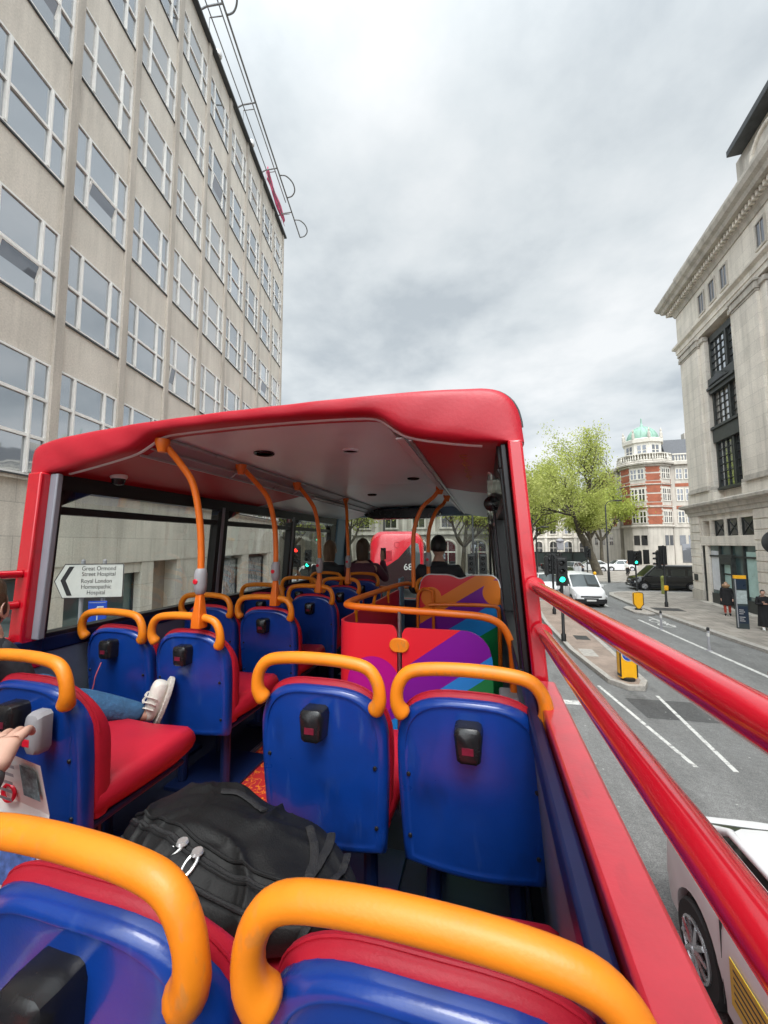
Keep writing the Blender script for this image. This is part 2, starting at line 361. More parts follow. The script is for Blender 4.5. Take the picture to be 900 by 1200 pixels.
# ------------------------------------------------------------------ mesh builder
class MB:
    def __init__(s):
        s.v = []; s.f = []; s.mi = []
    def add(s, vs, fs, mi=0, M=None):
        o = len(s.v)
        for p in vs:
            p = Vector(p)
            s.v.append(M @ p if M is not None else p)
        for q in fs:
            s.f.append([i + o for i in q]); s.mi.append(mi)
        return s
    def box(s, x0, x1, y0, y1, z0, z1, mi=0, M=None):
        return s.add([(x0, y0, z0), (x1, y0, z0), (x1, y1, z0), (x0, y1, z0), (x0, y0, z1), (x1, y0, z1), (x1, y1, z1), (x0, y1, z1)],
                     [(0, 3, 2, 1), (4, 5, 6, 7), (0, 1, 5, 4), (1, 2, 6, 5), (2, 3, 7, 6), (3, 0, 4, 7)], mi, M)
    def hexa(s, b, t, mi=0):
        """b, t: four corners each (same winding)."""
        return s.add(list(b) + list(t), [(0, 3, 2, 1), (4, 5, 6, 7), (0, 1, 5, 4), (1, 2, 6, 5), (2, 3, 7, 6), (3, 0, 4, 7)], mi)
    def prism(s, poly, a, b, axis='y', mi=0, M=None, cap=True):
        """poly of 2D points extruded along axis from a to b."""
        def mk(p, t):
            return {'y': (p[0], t, p[1]), 'x': (t, p[0], p[1]), 'z': (p[0], p[1], t)}[axis]
        n = len(poly)
        vs = [mk(p, a) for p in poly] + [mk(p, b) for p in poly]
        fs = [(i, (i + 1) % n, n + (i + 1) % n, n + i) for i in range(n)]
        if cap: fs += [tuple(range(n - 1, -1, -1)), tuple(range(n, 2 * n))]
        return s.add(vs, fs, mi, M)
    def tube(s, pts, r, n=10, mi=0, cap=True, M=None, flat=None):
        pts = [Vector(p) for p in pts]
        rs = r if isinstance(r, (list, tuple)) else [r] * len(pts)
        T = []
        for i in range(len(pts)):
            a = pts[max(0, i - 1)]; b = pts[min(len(pts) - 1, i + 1)]
            T.append((b - a).normalized())
        up = Vector((0, 0, 1)) if abs(T[0].z) < .9 else Vector((0, 1, 0))
        x = T[0].cross(up).normalized(); vs = []
        for i, p in enumerate(pts):
            if i:
                ax = T[i - 1].cross(T[i])
                if ax.length > 1e-7:
                    x = Matrix.Rotation(T[i - 1].angle(T[i]), 3, ax.normalized()) @ x
            x = (x - T[i] * x.dot(T[i])).normalized(); y = T[i].cross(x)
            for k in range(n):
                a = 2 * PI * k / n
                vs.append(p + (x * math.cos(a) + y * math.sin(a) * (flat or 1)) * rs[i])
        fs = []
        for i in range(len(pts) - 1):
            for k in range(n):
                k2 = (k + 1) % n
                fs.append((i * n + k, i * n + k2, (i + 1) * n + k2, (i + 1) * n + k))
        if cap:
            fs.append(tuple(range(n - 1, -1, -1))); fs.append(tuple(range((len(pts) - 1) * n, len(pts) * n)))
        return s.add(vs, fs, mi, M)
    def lathe(s, prof, c=(0, 0, 0), n=24, mi=0, M=None, axis='z'):
        vs = []; fs = []
        for (r, h) in prof:
            for k in range(n):
                a = 2 * PI * k / n
                x, y = r * math.cos(a), r * math.sin(a)
                p = {'z': (x, y, h), 'x': (h, x, y), 'y': (x, h, y)}[axis]
                vs.append((p[0] + c[0], p[1] + c[1], p[2] + c[2]))
        for i in range(len(prof) - 1):
            for k in range(n):
                k2 = (k + 1) % n
                fs.append((i * n + k, i * n + k2, (i + 1) * n + k2, (i + 1) * n + k))
        fs.append(tuple(range(n - 1, -1, -1))); fs.append(tuple(range((len(prof) - 1) * n, len(prof) * n)))
        return s.add(vs, fs, mi, M)
    def loft(s, rings, mi=0, M=None, closed=True, cap=True):
        n = len(rings[0]); vs = [p for r in rings for p in r]; fs = []
        for i in range(len(rings) - 1):
            for k in range(n if closed else n - 1):
                k2 = (k + 1) % n
                fs.append((i * n + k, i * n + k2, (i + 1) * n + k2, (i + 1) * n + k))
        if cap and closed:
            fs.append(tuple(range(n - 1, -1, -1))); fs.append(tuple(range((len(rings) - 1) * n, len(rings) * n)))
        return s.add(vs, fs, mi, M)
    def build(s, name, mat, parent=None, smooth=True, bevel=0., seg=2, world=False, angle=35, fixn=True):
        me = bpy.data.meshes.new(name)
        off = Vector(parent.location) if (world and parent) else Vector((0, 0, 0))
        if world and parent and parent.parent: off += Vector(parent.parent.location)
        me.from_pydata([tuple(p - off) for p in s.v], [], s.f)
        mats = mat if isinstance(mat, (list, tuple)) else [mat]
        for m in mats: me.materials.append(m)
        if len(mats) > 1: me.polygons.foreach_set('material_index', s.mi)
        if fixn:
            bm = bmesh.new(); bm.from_mesh(me); bmesh.ops.recalc_face_normals(bm, faces=bm.faces); bm.to_mesh(me); bm.free()
        if smooth:
            me.shade_smooth(); me.set_sharp_from_angle(angle=R(angle))
        me.update()
        o = bpy.data.objects.new(name, me); COL.objects.link(o)
        if parent: o.parent = parent
        if bevel:
            b = o.modifiers.new('bevel', 'BEVEL'); b.width = bevel; b.segments = seg; b.limit_method = 'ANGLE'; b.angle_limit = R(40)
            b.harden_normals = False
        return o

def tag(o, label=None, cat=None, group=None, kind=None):
    if label: o['label'] = label
    if cat: o['category'] = cat
    if group: o['group'] = group
    if kind: o['kind'] = kind
    return o

def thing(name, label, cat, loc=(0, 0, 0), rz=0., group=None):
    o = bpy.data.objects.new(name, None); COL.objects.link(o)
    o.location = loc; o.rotation_euler = (0, 0, rz); o.empty_display_size = .2
    return tag(o, label, cat, group)

def copy_tree(o, parent=None):
    c = o.copy(); COL.objects.link(c)
    if parent: c.parent = parent
    for ch in list(o.children): copy_tree(ch, c)
    return c

def curve_pts(ctrl, k=6):
    """Catmull-Rom through the control points."""
    P = [Vector(p) for p in ctrl]; out = []
    for i in range(len(P) - 1):
        p0 = P[max(0, i - 1)]; p1 = P[i]; p2 = P[i + 1]; p3 = P[min(len(P) - 1, i + 2)]
        for j in range(k):
            t = j / k
            out.append(.5 * ((2 * p1) + (p2 - p0) * t + (2 * p0 - 5 * p1 + 4 * p2 - p3) * t * t + (3 * p1 - p0 - 3 * p2 + p3) * t ** 3))
    out.append(P[-1]); return out

def text_part(txt, name, mat, parent, size, M, align='CENTER', extrude=.001, space=1.):
    cu = bpy.data.curves.new('lettering_curve', 'FONT'); cu.body = txt; cu.size = size; cu.align_x = align; cu.align_y = 'CENTER'
    cu.extrude = extrude; cu.space_line = space
    t = bpy.data.objects.new('lettering_temp', cu); COL.objects.link(t)
    bpy.context.view_layer.update()
    me = bpy.data.meshes.new_from_object(t.evaluated_get(bpy.context.evaluated_depsgraph_get()))
    bpy.data.objects.remove(t); bpy.data.curves.remove(cu)
    me.transform(M); me.materials.clear(); me.materials.append(mat)
    o = bpy.data.objects.new(name, me); COL.objects.link(o); o.parent = parent
    return o

def skin_mesh(verts, edges, radii, sub=2, root=0):
    me = bpy.data.meshes.new('skeleton'); me.from_pydata([tuple(v) for v in verts], edges, [])
    o = bpy.data.objects.new('skeleton_temp', me); COL.objects.link(o)
    o.modifiers.new('skin', 'SKIN')
    if not me.skin_vertices: 
        bm = bmesh.new(); bm.from_mesh(me); bm.verts.layers.skin.verify(); bm.to_mesh(me); bm.free()
    sv = me.skin_vertices[0].data
    for i, r in enumerate(radii):
        sv[i].radius = (r, r) if not isinstance(r, tuple) else r
        sv[i].use_root = (i == root)
    s = o.modifiers.new('sub', 'SUBSURF'); s.levels = sub; s.render_levels = sub
    bpy.context.view_layer.update()
    m2 = bpy.data.meshes.new_from_object(o.evaluated_get(bpy.context.evaluated_depsgraph_get()))
    bpy.data.objects.remove(o); bpy.data.meshes.remove(me)
    return m2

def mesh_into(mb, me, M=None, mi=0):
    mb.add([v.co for v in me.vertices], [tuple(p.vertices) for p in me.polygons], mi, M)

def chain(paths):
    """paths: list of [(point, radius), ...]; points that coincide are merged -> verts, edges, radii"""
    V = []; E = []; RR = []; key = {}
    for pth in paths:
        prev = None
        for p, r in pth:
            k = tuple(round(c, 4) for c in p)
            if k not in key:
                key[k] = len(V); V.append(p); RR.append(r)
            i = key[k]
            if prev is not None and prev != i: E.append((prev, i))
            prev = i
    return V, E, RR

# ================================================================== BUS
CX = -1.015
def hw(z): return 1.2 - .0705 * (z - 3.37)
def sx(s, z, d=0.): return CX + s * (hw(z) - d)
FZ = 2.55
YB, YF = 1.4, 5.62      # canopy rear edge, windscreen
bus = thing('open_top_bus', 'red open top bus seen from its upper deck, roofed at the front only', 'bus', (CX, 1.4, 0))
def P(mb, name, mat, **k):
    k.setdefault('world', True); par = k.pop('parent', bus)
    return mb.build(name, mat, par, **k)

def side_piece(mb, s, y0, y1, z0, z1, d0, d1, mi=0):
    """slab on the bus side between depths d0 (outer) and d1 (inner) below the skin."""
    q = lambda z, y, d: (sx(s, z, d), y, z)
    mb.hexa([q(z0, y0, d0), q(z0, y1, d0), q(z0, y1, d1), q(z0, y0, d1)], [q(z1, y0, d0), q(z1, y1, d0), q(z1, y1, d1), q(z1, y0, d1)], mi)

# deck, carpet, strips
P(MB().box(sx(-1, 2.6, .05), sx(1, 2.6, .05), -2.6, YF, FZ - .14, FZ), 'deck_floor', M_FLOOR)
P(MB().box(-1.375, -.72, -2.6, 5.2, FZ, FZ + .006), 'aisle_carpet', M_CARPET)
for x in (-1.385, -.71):
    P(MB().box(x - .018, x + .018, -2.6, 5.2, FZ, FZ + .011).box(x - .004, x + .004, -2.6, 5.2, FZ + .011, FZ + .016), 'floor_strip', M_ALU, bevel=.002)
# lower deck body under the floor
for s in (-1, 1):
    m = MB(); side_piece(m, s, -2.7, 5.7, 2.15, 3.2, 0, .03); P(m, 'side_panel', M_BUSRED)
    m = MB(); side_piece(m, s, -2.7, 5.7, .32, 1.1, 0, .03); P(m, 'side_panel', M_BUSRED)
    for y_ in (-2.7, -1.02, .66, 2.34, 4.02):
        m = MB(); side_piece(m, s, y_, y_ + 1.67, 1.1, 2.15, .006, .03); P(m, 'lower_window', M_CARGLASS, smooth=False)
P(MB().box(sx(-1, 2.5, .03), sx(1, 2.5, .03), -2.7, -2.66, .32, 3.37).box(sx(-1, 2.5, .03), sx(1, 2.5, .03), 5.66, 5.7, .32, 3.0), 'end_panel', M_BUSRED)
# inner lining, ledge and red sill on both sides
for s in (-1, 1):
    m = MB(); side_piece(m, s, -2.6, 5.6, FZ, 3.268, .070, .084)
    P(m, 'wall_lining', M_GREYBLUE)
    m = MB(); side_piece(m, s, -2.6, 5.6, 3.27, 3.345, .058, .090)
    P(m, 'wall_ledge', M_LEDGE, bevel=.008)
    m = MB(); side_piece(m, s, -2.7, YB - .062, 3.2, 3.37, -.012, .055)
    P(m, 'sill', M_SILL, bevel=.007)
    m = MB(); side_piece(m, s, YB + .062, 5.66, 3.2, 3.335, .0, .055)
    P(m, 'waist_panel', M_BUSRED, bevel=.006)
for y_ in (-1.2,):
    m = MB(); side_piece(m, 1, y_, y_ + .004, 3.3, 3.3716, -.0125, .056)
    P(m, 'sill_joint', M_BLACK, smooth=False)
# posts at the rear edge of the canopy
for s, w in ((-1, .09), (1, .052)):
    m = MB(); side_piece(m, s, YB - .045, YB + .06, 3.2, 4.152, 0.004, w)
    P(m, 'canopy_post', M_PAINT, bevel=.008)
m = MB(); side_piece(m, -1, YB + .0, YB + .03, 3.345, 4.15, .085, .135)
P(m, 'inner_pillar', M_PILLAR, bevel=.006)
m = MB(); side_piece(m, 1, YB - .0, YB + .062, 3.345, 4.15, .055, .075)
P(m, 'inner_pillar', M_BLACK, bevel=.004)
# rails of the open part
def rail(pts, r=.0190):
    P(MB().tube(pts, r, 20), 'guard_rail', M_PAINT, angle=60)
rail([(.146, YB - .05, 3.662), (.1985, .265, 3.669), (.205, 0, 3.67), (.23, -2.6, 3.69)])
rail([(.163, YB - .05, 3.517), (.1655, .40, 3.549), (.168, -2.6, 3.60)])
for z in (3.662, 3.517):
    rail([(sx(-1, z, .045), YB - .05, z), (sx(-1, z, .045), -2.6, z + .03)])
for z, d in ((3.662, .0), (3.517, .0)):
    P(MB().lathe([(.030, 0), (.030, .006), (.022, .012)], (.148 if z > 3.6 else .163, YB - .0735, z), 20, axis='y'), 'rail_flange', M_PAINT)

# canopy roll (padded red edge) -------------------------------------------------
outer = [(-2.195, 4.155), (-2.197, 4.255), (-2.178, 4.292), (-2.12, 4.312), (-1.98, 4.332), (-1.71, 4.352), (-1.3, 4.367), (-.93, 4.374), (-.37, 4.376), (-.02, 4.366), (.055, 4.352), (.10, 4.318), (.128, 4.262), (.138, 4.15)]
inner = [(.045, 4.158), (-.10, 4.176), (-.28, 4.212), (-.335, 4.245), (-.385, 4.288), (-.44, 4.312), (-.93, 4.324), (-1.40, 4.316), (-1.47, 4.304), (-1.53, 4.272), (-1.60, 4.236), (-1.72, 4.211), (-1.98, 4.166), (-2.08, 4.152)]
def resample(pl, n):
    d = [0]
    for a, b in zip(pl, pl[1:]): d.append(d[-1] + math.dist(a, b))
    out = []
    for i in range(n):
        t = d[-1] * i / (n - 1)
        k = max(j for j in range(len(d) - 1) if d[j] <= t + 1e-9)
        u = (t - d[k]) / max(1e-9, d[k + 1] - d[k])
        out.append((pl[k][0] + (pl[k + 1][0] - pl[k][0]) * u, pl[k][1] + (pl[k + 1][1] - pl[k][1]) * u))
    return out
def smooth_poly(pl, it=2):
    for _ in range(it):
        q = [pl[0]]
        for a, b in zip(pl, pl[1:]):
            q += [(a[0] * .75 + b[0] * .25, a[1] * .75 + b[1] * .25), (a[0] * .25 + b[0] * .75, a[1] * .25 + b[1] * .75)]
        q.append(pl[-1]); pl = q
    return pl
outS = smooth_poly(outer, 1); inS = smooth_poly(inner)
NR = 130
oR = resample(outS, NR); iR = resample(inS[::-1], NR)      # both left -> right
rings = []
for (ox, oz), (ix, iz) in zip(oR, iR):
    mx, mz = (ox + ix) / 2, (oz + iz) / 2
    ring = []
    prof = []
    for k in range(9):          # round padded rear face, a half super-ellipse
        a = -PI / 2 + PI * k / 8
        w = math.copysign(abs(math.sin(a)) ** .8, math.sin(a)); b = abs(math.cos(a)) ** .32
        prof.append((w, b))
    for w, b in prof:
        x = mx + (ox - mx) * w if w > 0 else mx + (mx - ix) * w
        z = mz + (oz - mz) * w if w > 0 else mz + (mz - iz) * w
        wr = .0035 * math.sin(mx * 23 + 1.3) * math.sin(mx * 7.1) * b
        ring.append((x, YB + .030 - .050 * b + wr, z))
    ring += [(ox, YB + .11, oz), (ix, YB + .11, iz)]
    rings.append(ring)
canopy_roll = P(MB().loft(rings), 'canopy_edge', M_PADRED, angle=60)
# dark welt along the top of the roll
P(MB().tube([(x, YB + .03, z + .002) for x, z in oR[4:-3]], .0055, 8), 'canopy_welt', M_LEAD)
# roof skin
vs = []; n = len(oR)
roof = MB(); roof.loft([[(x, y, z - .002) for x, z in oR] for y in (YB + .10, 3.0, 4.6, 5.5)] + [[(CX + (x - CX) * .97, 5.68, z - .03) for x, z in oR]], closed=False, cap=False)
P(roof, 'roof_skin', M_BUSRED)
# pale edging under the roll
P(MB().tube([(x, YB + .062, z + .001) for x, z in iR[3:-3]], .0085, 8), 'edge_trim', M_PALE)
# ceiling
def strip(name, pl, mat, y0, y1, dz=0., th=.006):
    m = MB()
    top = [(x, z + th) for x, z in pl]
    m.prism(list(pl) + top[::-1], y0, y1)
    return P(m, name, mat, angle=30)
strip('ceiling_panel', [(-1.47, 4.312), (-1.40, 4.320), (-.93, 4.326), (-.44, 4.316), (-.385, 4.296)], M_CEIL, YB + .07, 3.28)
strip('ceiling_panel', [(-1.47, 4.312), (-1.40, 4.320), (-.93, 4.326), (-.44, 4.316), (-.385, 4.296)], M_CEIL, 3.288, YF - .05)
strip('ceiling_trim', [(-1.605, 4.238), (-1.535, 4.278), (-1.475, 4.308)], M_TRIM, YB + .07, YF - .06)
strip('ceiling_trim', [(-.38, 4.292), (-.335, 4.25), (-.285, 4.218)], M_TRIM, YB + .07, YF - .06)
strip('cove_panel', [(-2.11, 4.150), (-1.98, 4.171), (-1.72, 4.216), (-1.61, 4.238)], M_COVE, YB + .07, 3.2)
strip('cove_panel', [(-2.11, 4.150), (-1.98, 4.171), (-1.72, 4.216), (-1.61, 4.238)], M_CEIL, 3.204, YF - .07)
strip('cove_panel', [(-.28, 4.216), (-.10, 4.180), (.045, 4.162)], M_COVE, YB + .07, 2.9)
strip('cove_panel', [(-.28, 4.216), (-.10, 4.180), (.045, 4.162)], M_CEIL, 2.904, YF - .07)
# longitudinal ribs along the trims
for pts in ([(-1.475, 4.300)], [(-1.55, 4.262)], [(-1.612, 4.232)], [(-.375, 4.285)], [(-.345, 4.252)], [(-.283, 4.211)]):
    x, z = pts[0]
    P(MB().box(x - .007, x + .007, YB + .08, YF - .1, z - .006, z + .006), 'ceiling_rib', M_ALU if x > -1 else M_TRIM, bevel=.002)
P(MB().box(-.345, -.312, YB + .1, 3.4, 4.222, 4.229), 'light_strip', M_PALE)
P(MB().box(-1.60, -1.56, 3.35, 4.3, 4.235, 4.241), 'light_strip', M_PALE)
for y in (2.15, 3.0, 3.9):
    P(MB().tube([(-1.61, y, 4.226), (-1.56, y, 4.255), (-1.48, y, 4.298)], .006, 6), 'ceiling_rib', M_TRIM)
# gold squiggle of faded script on the right cove
def script_line(mb, x, y0, y1, z, amp, n):
    pts = []
    for i in range(n * 6 + 1):
        t = i / (n * 6); a = i * 2 * PI / 6
        pts.append((x + amp * math.sin(a) * (0.6 + .4 * math.sin(a * .31)), y0 + (y1 - y0) * t + .012 * math.cos(a), z - .2 * (x + amp * math.sin(a) * .8 - x)))
    mb.tube(pts, .0011, 5)
m = MB(); script_line(m, -.085, 1.62, 2.32, 4.171, .020, 13)
P(m, 'faded_gold_script', pm('gold_script', (.55, .25, .03), .5, nz=(9, .3)))
# ceiling speakers, downlight
for (x, y, r, mt) in ((-1.22, 1.93, .058, M_BLACK), (-.55, 3.0, .05, M_BLACK), (-1.16, 3.9, .05, M_BLACK), (-.72, 2.0, .045, M_PALE)):
    zc = 4.321
    o = P(MB().lathe([(r, zc + .004), (r, zc - .006), (r * .86, zc - .011), (r * .8, zc - .005), (0.001, zc - .003)], (x, y, 0), 28), 'ceiling_speaker' if mt is M_BLACK else 'downlight', M_BLACKPL if mt is M_BLACK else M_CEIL)
    o2 = MB().lathe([(r * .8, zc - .0055), (0.001, zc - .0055)], (x, y, 0), 28).build('speaker_mesh' if mt is M_BLACK else 'lamp_lens', mt, o, world=False)
    o2.location = -Vector(bus.location)
# CCTV dome
cam_ = P(MB().lathe([(.040, 4.205), (.042, 4.170), (.036, 4.160)], (-1.95, 1.66, 0), 24), 'security_camera', M_WHITEPL)
o2 = MB().lathe([(.034, 4.161), (.031, 4.140), (.020, 4.128), (.001, 4.124)], (-1.95, 1.66, 0), 24).build('camera_dome', M_BLACKPL, cam_); o2.location = -Vector(bus.location)

# side windows -------------------------------------------------------------------
WIN = [(1.475, 2.66), (2.79, 3.87), (3.99, 5.02)]
for s in (-1, 1):
    fr = MB()
    side_piece(fr, s, YB + .062, YF - .1, 4.075, 4.165, .012, .085)            # header
    side_piece(fr, s, YB + .062, YF - .1, 3.335, 3.362, .012, .088)            # bottom channel
    for a, b in ((YB + .062, 1.475), (2.66, 2.79), (3.87, 3.99), (5.02, 5.2)):
        side_piece(fr, s, a, b, 3.362, 4.075, .014, .083)
    P(fr, 'window_frame', M_BLACK, bevel=.004)
    for a, b in ((2.70, 2.735), (3.90, 3.935)):
        m = MB(); side_piece(m, s, a, b, 3.362, 4.1, .0835, .09)
        P(m, 'pillar_cover', M_PILLAR, bevel=.003)
    for i, (a, b) in enumerate(WIN):
        g = MB(); side_piece(g, s, a, b, 3.362, 3.955, .035, .041)
        pane = P(g, 'window', M_BUSGLASS, smooth=False)
        g = MB(); side_piece(g, s, a, b, 3.955, 3.995, .025, .075)
        t_ = P(g, 'transom_bar', M_BLACK, bevel=.004)
        # hopper vent: tilted glass with triangular stays
        q = lambda z, y, d: (sx(s, z, d), y, z)
        g = MB(); g.hexa([q(3.995, a + .02, .045), q(3.995, b - .02, .045), q(3.995, b - .02, .05), q(3.995, a + .02, .05)],
                         [q(4.07, a + .02, .12), q(4.07, b - .02, .12), q(4.07, b - .02, .125), q(4.07, a + .02, .125)])
        P(g, 'hopper_vent', M_BUSGLASS, smooth=False)
        g = MB()
        g.add([q(4.075, a, .05), q(4.075, a + .14, .05), q(3.995, a, .05), q(4.075, a, .09), q(4.075, a + .14, .09), q(3.995, a, .06)], [(0, 1, 2), (3, 5, 4), (0, 3, 4, 1), (1, 4, 5, 2), (2, 5, 3, 0)])
        P(g, 'vent_stay', M_BLACK)
    # rounded front corners of the third window
    for z0, z1, sg in ((4.075, 3.90, 1), (3.362, 3.53, -1)):
        pts = [(5.021, z0)] + [(5.021 - .2 + .2 * math.sin(a), z1 + (z0 - z1) * math.cos(a)) for a in [PI / 2 * k / 8 for k in range(9)]][::-1]
        g = MB(); nn = len(pts)
        g.add([(sx(s, z, .02), y, z) for y, z in pts] + [(sx(s, z, .08), y, z) for y, z in pts], [tuple(range(nn)), tuple(range(2 * nn - 1, nn - 1, -1))] + [(k, (k + 1) % nn, nn + (k + 1) % nn, nn + k) for k in range(nn)])
        P(g, 'window_corner', M_BLACK, smooth=False)
    m = MB(); side_piece(m, s, 5.2, 5.60, 3.2, 4.17, .0, .10)
    P(m, 'front_pillar', M_PILBLUE if s < 0 else M_BLACK, bevel=.02)
    m = MB(); m.box(sx(s, 3.7, .10) - (.0 if s < 0 else .03), sx(s, 3.7, .10) + (.03 if s < 0 else .0), 5.54, 5.6, 3.0, 4.17)
    P(m, 'windscreen_edge', M_BLACK, bevel=.006)
# windscreen, header and destination box
P(MB().box(sx(-1, 3.7, .08), sx(1, 3.7, .08), YF - .02, YF - .012, 3.0, 4.2), 'windscreen', M_BUSGLASS, smooth=False)
P(MB().box(sx(-1, 4.2, .06), sx(1, 4.2, .06), 5.45, 5.6, 4.195, 4.33), 'windscreen_header', M_PILBLUE, bevel=.02)
db = P(MB().prism([(-1.68 + .12 * (1 - math.cos(a)) , 4.225 + .07 * math.sin(a)) for a in [PI / 2 + PI * 0 + PI * k / 10 for k in range(0)]] + [(-1.60, 4.295), (-1.66, 4.26), (-1.69, 4.225), (-1.66, 4.185), (-1.55, 4.15), (-.72, 4.15), (-.62, 4.185), (-.59, 4.225), (-.62, 4.26), (-.68, 4.295)], 5.25, 5.44), 'destination_box', M_BLACKPL, bevel=.012)
P(MB().box(sx(-1, 3, .09), sx(1, 3, .09), 5.5, 5.6, FZ, 3.0), 'front_bulkhead', M_LEDGE, bevel=.01)
P(MB().tube([(sx(-1, 3.3, .1), 5.42, 3.18), (sx(1, 3.3, .1), 5.42, 3.18)], .017, 12), 'windscreen_rail', M_POLE)
# convex mirror by the right window
P(MB().lathe([(.001, 0), (.03, .004), (.043, .012), (.045, .02), (.001, .03)], (.035, 2.3, 4.03), 20, axis='y'), 'interior_mirror', M_BLACKPL)

# ------------------------------------------------------------------ seats
def outline(w=.213, n=56, zb=.315, zt=.812):
    """seat-back outline, viewed from behind: list of (x, z) clockwise from bottom-left."""
    pts = []
    zs = .64
    for i in range(9):
        t = i / 9; pts.append((-(.198 + (w - .198) * min(1, t * 1.3) ** .8), zb + (zs - zb) * t))
    for i in range(25):
        a = PI * (1 - i / 24)
        c, s_ = math.cos(a), math.sin(a)
        pts.append((math.copysign(abs(c) ** (2 / 3.0), c) * w, zs + (zt - zs) * abs(s_) ** (2 / 2.6)))
    for i in range(1, 10):
        t = 1 - i / 9; pts.append(((.198 + (w - .198) * min(1, t * 1.3) ** .8), zb + (zs - zb) * t))
    m = 8
    for i in range(1, m): 
        pts.append((.198 - 2 * .198 * i / m, zb - .008 * math.sin(PI * i / m)))
    return pts
def lean(z): return .012 + .10 * (.86 - z) ** 1.25 if z < .86 else .012

SEAT = thing('bus_seat', 'x', 'bus seat', (0, 0, FZ))
def make_seat():
    ol = outline()
    cz = .60
    def ring(k, y, kz=None, step=0.):
        kz = kz or k
        if step: return [(x * k, y + step * min(1, max(0, (z - .62) / .12)) + lean(cz + (z - cz) * kz) + .02 * (x * k / .21) ** 2, cz + (z - cz) * kz) for x, z in ol]
        return [(x * k, y + lean(cz + (z - cz) * kz) + .02 * (x * k / .21) ** 2, cz + (z - cz) * kz) for x, z in ol]
    rings = [ring(.985, .046), ring(1.0, .030), ring(.997, .014), ring(.975, .003, .98), ring(.93, -.002, .955), ring(.875, -.002, .92, -.0028), ring(.865, -.002, .912, -.0024), ring(.857, -.0012, .905, .003)] + [ring(k, -.0012, k * .905 / .857, .0025 * k) for k in (.82, .76, .7, .62, .54, .46, .38, .3, .22, .14, .07, .015)]
    sh = MB().loft(rings)
    sh.build('back_shell', M_SHELL, SEAT, angle=50)
    for sx_ in (-1, 1):
        for z_ in (.40, .58):
            MB().lathe([(.001, -.0045), (.005, -.004), (.0065, -.001), (.0065, .004)], (sx_ * .176, lean(z_) + .012, z_), 10, axis='y').build('screw', M_BLACK, SEAT)
    # red back cushion, showing as a rim above and beside the shell
    ol2 = outline(.2145, zb=.36, zt=.825)
    def ring2(k, y):
        return [(x * k, -.026 * min(1, max(0, (z - .66) / .12)) + (y if y < .055 else .055 + (y - .055) * (1. if z < .62 else max(.35, 1 - (z - .62) * 3.0))) + lean(cz + (z - cz) * k) + .02 * (x * k / .21) ** 2, cz + (z - cz) * k) for x, z in ol2]
    MB().loft([ring2(.93, .045), ring2(.985, .050), ring2(1.0, .062), ring2(1.0, .085), ring2(.97, .105), ring2(.8, .112), ring2(.4, .105), ring2(.02, .10)]).build('back_cushion', M_SEATRED, SEAT, angle=60)
    # piping seam at the cushion crest
    MB().tube([(x, .034 + .026 * min(1, max(0, (.78 - z) / .12)) + lean(z) + .02 * (x / .21) ** 2, z + .001) for x, z in ol2[8:34]], .0028, 6).build('piping', M_SEATRED, SEAT)
    # seat cushion
    def cr(y, w, z0, z1, r=.03):
        return [(-w, y, z0 + r), (-w, y, z1 - r), (-w + r * .35, y, z1 - r * .35), (-w + r, y, z1), (0, y, z1 - .008), (w - r, y, z1), (w - r * .35, y, z1 - r * .35), (w, y, z1 - r), (w, y, z0 + r), (w - r, y, z0), (-w + r, y, z0)]
    MB().loft([cr(.10, .19, .36, .45), cr(.13, .205, .355, .462), cr(.30, .212, .35, .466), cr(.47, .214, .35, .475), cr(.535, .212, .36, .470), cr(.56, .205, .375, .45), cr(.565, .19, .39, .43)]).build('seat_cushion', M_SEATRED, SEAT, angle=55)
    MB().box(-.19, .19, .1, .52, .325, .352).build('seat_pan', M_LEDGE, SEAT, bevel=.01)
    # grab handle
    g = curve_pts([(-.180, .020, .752), (-.2005, .008, .79), (-.196, .004, .842), (-.165, .004, .881), (-.10, .004, .895), (0, .004, .899), (.10, .004, .895), (.165, .004, .881), (.196, .004, .842), (.2005, .008, .79), (.180, .020, .752)], 5)
    n_ = len(g)
    rr = [.0188 + .010 * max(0, 1 - min(i, n_ - 1 - i) / 8) ** 1.5 for i in range(n_)]
    rr[0] = rr[-1] = .012; rr[1] = rr[-2] = .022
    MB().tube(g, rr, 16).build('grab_handle', M_ORANGE, SEAT, angle=70)
    # socket box
    so = MB()
    def sr(y, k, dz=0): return [(x * k, y, .713 + dz + z * k) for x, z in ((-.032, -.044), (-.021, -.051), (.021, -.051), (.032, -.044), (.039, .024), (.035, .040), (.026, .046), (-.026, .046), (-.035, .040), (-.039, .024))]
    so.loft([sr(.03, 1), sr(-.012, 1), sr(-.030, .93, .002), sr(-.037, .74, .004)])
    sb = so.build('power_socket', M_BLACKPL, SEAT, angle=40)
    MB().box(-.016, .014, -.0385, -.0365, .694, .712).build('socket_display', pm('socket_red_display', (.16, .012, .03), .35, nz=(60, .3)) if 'socket_red_display' not in MATS else MATS['socket_red_display'], sb)
    # pedestal
    MB().tube([(-.12, .18, .33), (-.13, .17, .02)], .024, 10).tube([(.12, .18, .33), (.13, .17, .02)], .024, 10).tube([(-.13, .44, .33), (-.13, .46, .02)], .018, 10).box(-.18, .18, .1, .5, 0.0, .02).build('pedestal', M_LEDGE, SEAT, bevel=.003)
make_seat()

